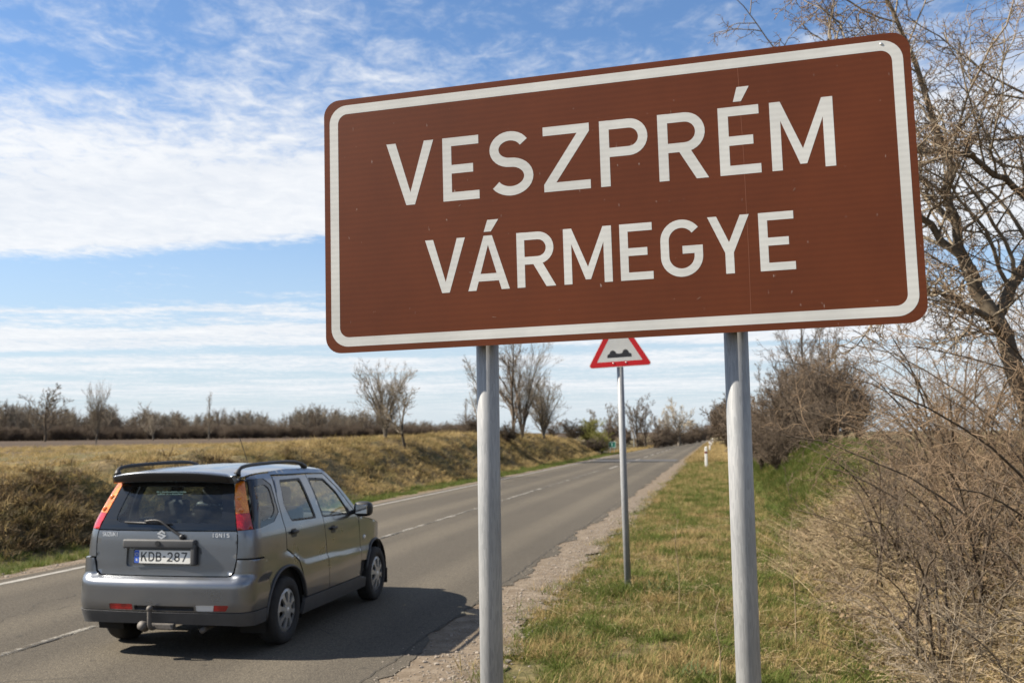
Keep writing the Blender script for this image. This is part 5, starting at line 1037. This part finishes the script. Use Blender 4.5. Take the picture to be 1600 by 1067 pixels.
    for px, y, s, l in ((72, 200, 1.9, 'tall spreading bare tree above the wood at the far left'), (152, 95, .78, 'thin bare tree standing alone on the dark field')): x = gx(px, y); plant_tree('field_tree', fr if s > 1 else fan, (x, y, gz(x, y)-.1), px*.1, (s*1.2, s*1.2, s) if s > 1 else (1.0, 1.0, 2.0), l)
    po = tree_pair('poplar', tree_proto('poplar', 6, 0, 0), B_GREY, T_TAN)
    for px, y, s, l in ((327, 250, 1.28, 'narrow pale poplar rising above the wood'), (727, 175, .74, 'narrow poplar left of the left sign post')): x = gx(px, y); plant_tree('poplar_tree', po, (x, y, gz(x, y)-.1), 0, s, l)
    x = gx(240, 245); plant_tree('field_tree', ro, (x, 245, gz(x, 245)-.2), 1, (.72, .72, .95), 'rounded yellowish tree top in the wood across the field')
    # the wood itself
    g = np.random.default_rng(5); fm = []
    for i, mt in enumerate((T_BROWN, T_TAN, B_GREY, T_TAN)): l = tree_proto('far', 60+i, 0, 0); fm.append(wood_mesh('far%d' % i, l, mt, 4, 3))
    pc = proto_coll('far_tree', fm); n = 1500; t = np.sort(g.random(n)); px = -320+1075*t; dist = 235+150*t**1.5+g.uniform(0, 55, n)
    x = np.array([gx(a, 1.) for a in px])*dist; y = dist; z = terrain(x, y); hsc = np.interp(px, [-320, 20, 120, 300, 420, 560, 660, 760], [1.25, 1.25, 1.10, 1.05, 1.05, 1.0, .85, .75])*g.uniform(.7, 1.08, n)*(.97+.5*fbm(px, px*0, .03, 7, 3))
    scatter('far_wood', np.stack([x, y, z-.1], 1), np.stack([0*x, 0*x, g.uniform(0, 6.28, n)], 1), np.stack([hsc*1.15, hsc*1.15, hsc], 1), pc, 4, 'brown leafless wood across the field on the left', 'wood', g)
    ub = proto_coll('under_bush', [wood_mesh('ub%d' % i, tree_proto('bush', 70+i, 0, 0)[:3], T_BROWN, 3, 3) for i in range(2)]); n = 900; t = g.random(n); px = -320+1080*t; dist = 228+150*t**1.5+g.uniform(0, 20, n); x = np.array([gx(a, 1.) for a in px])*dist; s = g.uniform(1.3, 2.3, n)
    scatter('far_undergrowth', np.stack([x, dist, terrain(x, dist)-.1], 1), np.stack([0*x, 0*x, g.uniform(0, 6.28, n)], 1), np.stack([s*1.4, s*1.4, s], 1), ub, 2, 'dark undergrowth along the edge of the wood', 'wood', g)
    # far wood closing the end of the road
    n = 160; px = g.uniform(1060, 1190, n); dist = g.uniform(520, 760, n); x = np.array([gx(a, 1.) for a in px])*dist; k = np.abs(x+5.9) > 9; x, dist = x[k], dist[k]; n = len(x); s = g.uniform(.8, 1.3, n)
    scatter('far_wood', np.stack([x, dist, terrain(x, dist)-.2], 1), np.stack([0*x, 0*x, g.uniform(0, 6.28, n)], 1), np.stack([s*1.4, s*1.4, s], 1), pc, 4, 'hazy trees closing the far end of the road', 'wood', g)
plants()

# ------------------------------------------------------------------ thicket and tree in the right foreground
def thicket():
    g = np.random.default_rng(77)
    # the old tree: a leaning trunk and several long limbs
    limbs = [([(3.45, 11.4, .7), (3.30, 11.2, 1.6), (3.08, 11.05, 2.35), (2.86, 11.0, 2.95), (2.62, 10.95, 3.5)], .125, .07),
             ([(2.62, 10.95, 3.5), (2.48, 10.9, 4.0), (2.40, 10.85, 4.7), (2.15, 10.7, 5.6), (1.75, 10.5, 6.6)], .060, .016),
             ([(2.70, 10.97, 3.35), (2.25, 10.8, 3.9), (1.9, 10.6, 4.35), (1.5, 10.3, 5.0), (1.2, 10.0, 5.7)], .046, .012),
             ([(2.86, 11.0, 2.95), (3.25, 11.0, 3.7), (3.45, 11.0, 4.7), (3.35, 10.8, 5.9), (3.05, 10.6, 7.1)], .065, .016),
             ([(3.08, 11.05, 2.35), (3.7, 11.0, 3.0), (4.4, 10.9, 3.9), (4.9, 10.8, 5.2), (5.1, 10.6, 6.6)], .06, .015),
             ([(3.30, 11.0, 4.1), (2.95, 10.7, 4.35), (2.45, 10.3, 4.55), (1.9, 9.9, 4.5), (1.4, 9.7, 4.75)], .04, .010),
             ([(2.95, 11.0, 2.8), (2.55, 10.5, 3.0), (2.1, 10.1, 3.15), (1.6, 9.8, 3.1)], .045, .012)]
    P0 = []; R0 = []
    for pts, a, b in limbs:
        q = smooth_path(pts, 5); s = np.linspace(0, len(q)-1, 17); i = np.clip(s.astype(int), 0, len(q)-2); f = (s-i)[:, None]; q = q[i]*(1-f)+q[i+1]*f; q[1:-1] += g.normal(size=(15, 3))*.02; P0.append(q); R0.append(np.linspace(a, b, 17))
    P0 = np.array(P0); R0 = np.array(R0)
    lv = grow(P0[1:], R0[1:], [dict(n=19, ang=50, ln=.55, t0=.08, K=9, up=.03, rr=.42, rmin=.011, tap=.35, wob=.17, lmax=2.3), dict(n=9, ang=50, ln=.50, t0=.10, K=7, up=.0, rr=.55, rmin=.006, wob=.22, lmax=1.2), dict(n=6, ang=55, ln=.45, t0=.1, K=5, up=.0, rr=.6, rmin=.0042, wob=.25, lmax=.6), dict(n=4, ang=58, ln=.4, K=3, up=.0, rmin=.0034, wob=.2, lmax=.22)], g)
    r = empty('old_tree', (3.45, 11.4, .7)); tag(r, 'large bare tangled tree with a leaning trunk at the right edge', 'tree')
    off = np.array([3.45, 11.4, .7])
    def sh(l): return [(P-off, R) for P, R in l]
    obj('trunk', wood_mesh('ot_trunk', sh([(P0, R0)]), mat_bark('bark_old', (.060, .047, .035), (.22, .18, .13), 22), 10, 5), r); obj('branches', wood_mesh('ot_br', sh(lv[1:3]), T_TAN, 5, 4), r); obj('twigs', wood_mesh('ot_tw', sh(lv[3:]), T_RED, 3, 3), r)
    # thicket shrubs: arching stems
    def arching(seed, n, h, spread, twig=T_RED, bark=B_BROWN, r0=.014):
        q = np.random.default_rng(seed); a = q.uniform(0, 6.28, n); sp = spread*q.uniform(.3, 1.2, n); hh = h*q.uniform(.55, 1.1, n); k = np.linspace(0, 1, 9)[None, :, None]
        base = np.stack([q.normal(0, .14, n), q.normal(0, .14, n), np.full(n, -.08)], 1)[:, None]; d = np.stack([np.cos(a)*sp, np.sin(a)*sp, 0*a], 1)[:, None]
        P = base+d*k**1.5+np.array([0, 0, 1.])*(hh[:, None, None]*(1.5*k-.62*k*k)); P = P+np.cumsum(q.normal(size=P.shape)*.022, 1)*k; R = np.linspace(r0, r0*.32, 9)[None]*q.uniform(.6, 1.3, n)[:, None]
        lv = grow(P, R, [dict(n=9, ang=44, ln=.40, t0=.15, K=6, up=.02, rr=.52, rmin=.0042, wob=.20, lmax=1.0), dict(n=6, ang=50, ln=.42, t0=.1, K=5, up=.0, rr=.6, rmin=.0028, wob=.25, lmax=.45), dict(n=3, ang=58, ln=.42, K=3, up=.0, rmin=.0022, wob=.25, lmax=.16)], q)
        return wood_mesh('arch_stem%d' % seed, lv[:1], bark, 6, 4), wood_mesh('arch_twig%d' % seed, lv[1:], twig, 3, 3)
    ms = [arching(101, 20, 2.6, 1.4), arching(102, 17, 2.2, 1.7), arching(103, 14, 1.6, 1.2, T_BROWN), arching(104, 10, 1.15, .8, T_TAN, T_TAN, .008)]
    sp = [(3.1, 9.2, 0, 1.0, 'reddish twiggy shrub below the old tree, nearest the trunk'), (4.0, 10.6, 0, 1.15, 'reddish shrub at the right edge behind the nearest one'), (2.55, 8.0, 1, .95, 'low arching shrub at the right edge in the foreground'), (2.35, 10.2, 1, .85, 'arching shrub on the bank, left of the old tree'),
          (3.3, 7.6, 2, .7, 'tangled shrub at the lower right corner'), (1.75, 8.6, 2, .9, 'small tan shrub leaning over the verge'), (2.0, 12.2, 2, 1.1, 'tan shrub further back on the right bank'), (3.0, 13.5, 1, 1.1, 'arching shrub behind the old tree'), (4.6, 13.0, 0, 1.2, 'dense reddish shrub behind the old tree at the right'),
          (1.62, 7.2, 3, .9, 'pale dry stalks standing at the foot of the thicket'), (2.1, 6.6, 3, 1.0, 'pale dry stalks in the lower right foreground'), (2.7, 16.5, 2, 1.2, 'tan shrub on the bank before the dark hedge'), (3.9, 18.5, 1, 1.3, 'arching shrub on the far right bank'), (2.2, 9.4, 2, 1.0, 'brown twiggy shrub in the middle of the thicket'), (3.6, 8.6, 1, 1.1, 'arching shrub at the right edge behind the corner'), (2.75, 11.8, 0, .9, 'reddish shrub beside the leaning trunk'), (4.4, 9.4, 0, 1.2, 'reddish shrub at the far right edge')]
    for i, (x, y, k, s, l) in enumerate(sp): plant_tree('thicket_shrub', ms[k], (x, y, gz(x, y)), i*1.9, s, l, 'shrub', None, ('stems', 'twigs'))
    # fallen branches
    for i, (pts, rr, l) in enumerate((([(1.75, 6.3, .1), (2.05, 6.6, .26), (2.45, 6.75, .34), (2.9, 6.8, .3)], .014, 'curved fallen branch in the lower right foreground'), ([(2.35, 8.3, .25), (2.9, 8.7, .42), (3.6, 8.9, .55)], .016, 'straight fallen branch under the thicket'), ([(1.5, 9.4, .08), (1.9, 9.9, .35), (2.4, 10.2, .55)], .018, 'fallen branch lying up the right bank'))):
        P = smooth_path(pts, 4); P[:, 2] = np.maximum(P[:, 2], terrain(P[:, 0], P[:, 1])+.02); tr_ = (P[None], np.linspace(rr, rr*.4, len(P))[None]); lv = grow(*tr_, [dict(n=7, ang=45, ln=.3, K=4, rr=.5, rmin=.003, wob=.2)], g)
        tag(obj('fallen_branch', wood_mesh('fallen%d' % i, lv, B_BROWN, 6, 4)), l, 'branch')
    # thin dry stalks on the verge
    for i, (x, y, h, l) in enumerate(((-.42, 10.6, .95, 'thin dry stalk beside the warning sign post'), (-.02, 7.4, .62, 'thin dry stalk on the verge between the posts'), (.18, 6.7, .55, 'thin dry stalk close left of the right post'), (.62, 9.0, 1.15, 'tall thin sapling right of the right post'))):
        P = smooth_path([(0, 0, -.05), (.01, .02, h*.4), (-.02, 0, h*.75), (.02, .01, h)], 4); lv = grow(P[None], np.linspace(.006, .002, len(P))[None], [dict(n=9, ang=40, ln=.22, K=3, rr=.6, rmin=.0016)], g); o = obj('dry_stalk', wood_mesh('stalk%d' % i, lv, STALK, 5, 3), None, (x, y, gz(x, y))); tag(o, l, 'stalk')
    for i, (x, y, s, l) in enumerate(((-.62, 11.55, 1.5, 'dark green grass clump right of the warning sign post'), (-1.12, 11.75, .8, 'small green weed at the foot of the warning sign post'), (-1.35, 8.9, 1.1, 'green grass clump at the gravel edge'), (-.2, 7.55, 1.1, 'dark green grass clump in the middle of the verge'))):
        o = obj('grass_clump', tuft(np.random.default_rng(200+i), 70, .14, .08, .24, .008, .8, pbr('clump_green', (.050, .075, .016), .7, col2=(.10, .13, .032), vscale=20, tr=.3), .7), None, (x, y, gz(x, y)), (0, 0, i)); o.scale = (s,)*3; tag(o, l, 'grass clump')
thicket()

# ------------------------------------------------------------------ small roadside furniture
def furniture():
    W = pbr('delineator_white', (.78, .77, .72), .5, var=.06, vscale=6); Rb = pbr('delineator_red', (.16, .025, .02), .4); Kb = pbr('delineator_black', (.03, .03, .03), .5)
    def delin(x, y, h, label, band):
        e = empty('delineator_post', (x, y, gz(x, y)-.02)); tag(e, label, 'marker post', 'white marker posts along the road')
        bm = box_bm(.15, .10, h, (0, 0, h/2), .025, 2)
        for v in bm.verts:
            if v.co.z > h*.9: v.co.z += v.co.x*.35
        bm_obj('post', bm, W, e); bm_obj('reflector', box_bm(.154, .104, .15, (0, 0, h*.72), .024, 2), band, e)
    for x, y, l in ((-.55, 57, 'nearest white marker post with a dark red band on the right verge'), (-.62, 106, 'second white marker post on the right verge'), (-.66, 150, 'third white marker post on the right verge'), (-.6, 200, 'fourth white marker post on the right verge')): delin(x, y, 1.15, l, Rb)
    for px, y, l in ((1013, 150, 'nearest white marker post left of the road'), (1045, 205, 'second white marker post left of the road'), (1058, 245, 'third white marker post left of the road')): delin(gx(px, y)*0-10.35, y, 1.1, l, Kb)
    x, y = -10.25, 101.; e = empty('kilometre_sign', (x, y, gz(x, y))); tag(e, 'small green sign with a white numeral on the left verge', 'road sign')
    GRN = pbr('sign_green', (.0, .16, .105), .5); p = flat('panel', *cdt([round_rect(.74, .60, .05, 4)]), GRN, e, .01); p.location = (0, 0, .98)
    flat('border', *cdt([round_rect(.72, .58, .045, 4)], [round_rect(.63, .49, .03, 4)]), pbr('sign_pale', (.55, .68, .62), .5), p, .001, .01)
    flat('numeral', *cdt([np.array(q)+np.array([-.07, -.16]) for q in glyph('1', .14, .32, .06)]), MAT['sign_pale'], p, .001, .01)
    for q in (-.2, .2): bm_obj('post', box_bm(.05, .05, 1.3, (q, .03, .62), .01), STEEL, e)
    y = 134.; x = gx(988, y); e = empty('sign_seen_from_behind', (x, y, gz(x, y))); tag(e, 'grey back of a road sign on the left bank right of the warning post', 'road sign')
    p = flat('panel', *cdt([[(-.3, -.55), (.3, -.55), (.36, -.2), (.36, .3), (.14, .66), (-.14, .66), (-.36, .3), (-.36, -.2)]]), pbr('sign_back_grey', (.40, .42, .44), .45, .3), e, .012); p.location = (0, 0, 2.0)
    bm_obj('post', box_bm(.07, .07, 2.7, (0, .045, 1.3), .01), STEEL, e); bm_obj('stiffener', box_bm(.07, .02, 1.1, (-.08, -.02, 2.05), .004), W, e)
    x, y = gx(1107, 690), 690.; e = empty('distant_house', (x, y, gz(x, y))); tag(e, 'tiny white house with a dark roof at the far end of the road', 'house')
    bm_obj('wall', box_bm(6, 5, 3.6, (0, 0, 1.8), .02), pbr('house_wall', (.6, .58, .54), .9, var=.05), e)
    rf = mobj('roof', [(-3.4, -3, 3.5), (3.4, -3, 3.5), (3.4, 3, 3.5), (-3.4, 3, 3.5), (-3.4, 0, 6), (3.4, 0, 6)], [(0, 1, 5, 4), (2, 3, 4, 5), (0, 4, 3), (1, 2, 5), (0, 3, 2, 1)], pbr('house_roof', (.06, .05, .05), .9, var=.2), e)
    bm_obj('chimney', box_bm(.5, .5, 1.2, (1.5, .6, 5.8), .02), MAT['house_roof'], rf)
    for q in (-1.5, 1.5): bm_obj('window', box_bm(1.0, .1, 1.2, (q, -2.52, 1.9), .02), pbr('house_window', (.04, .05, .06), .2), e)
    bm_obj('door', box_bm(.9, .1, 2.0, (0, -2.52, 1.0), .02), pbr('house_door', (.12, .07, .04), .6), e)
furniture()
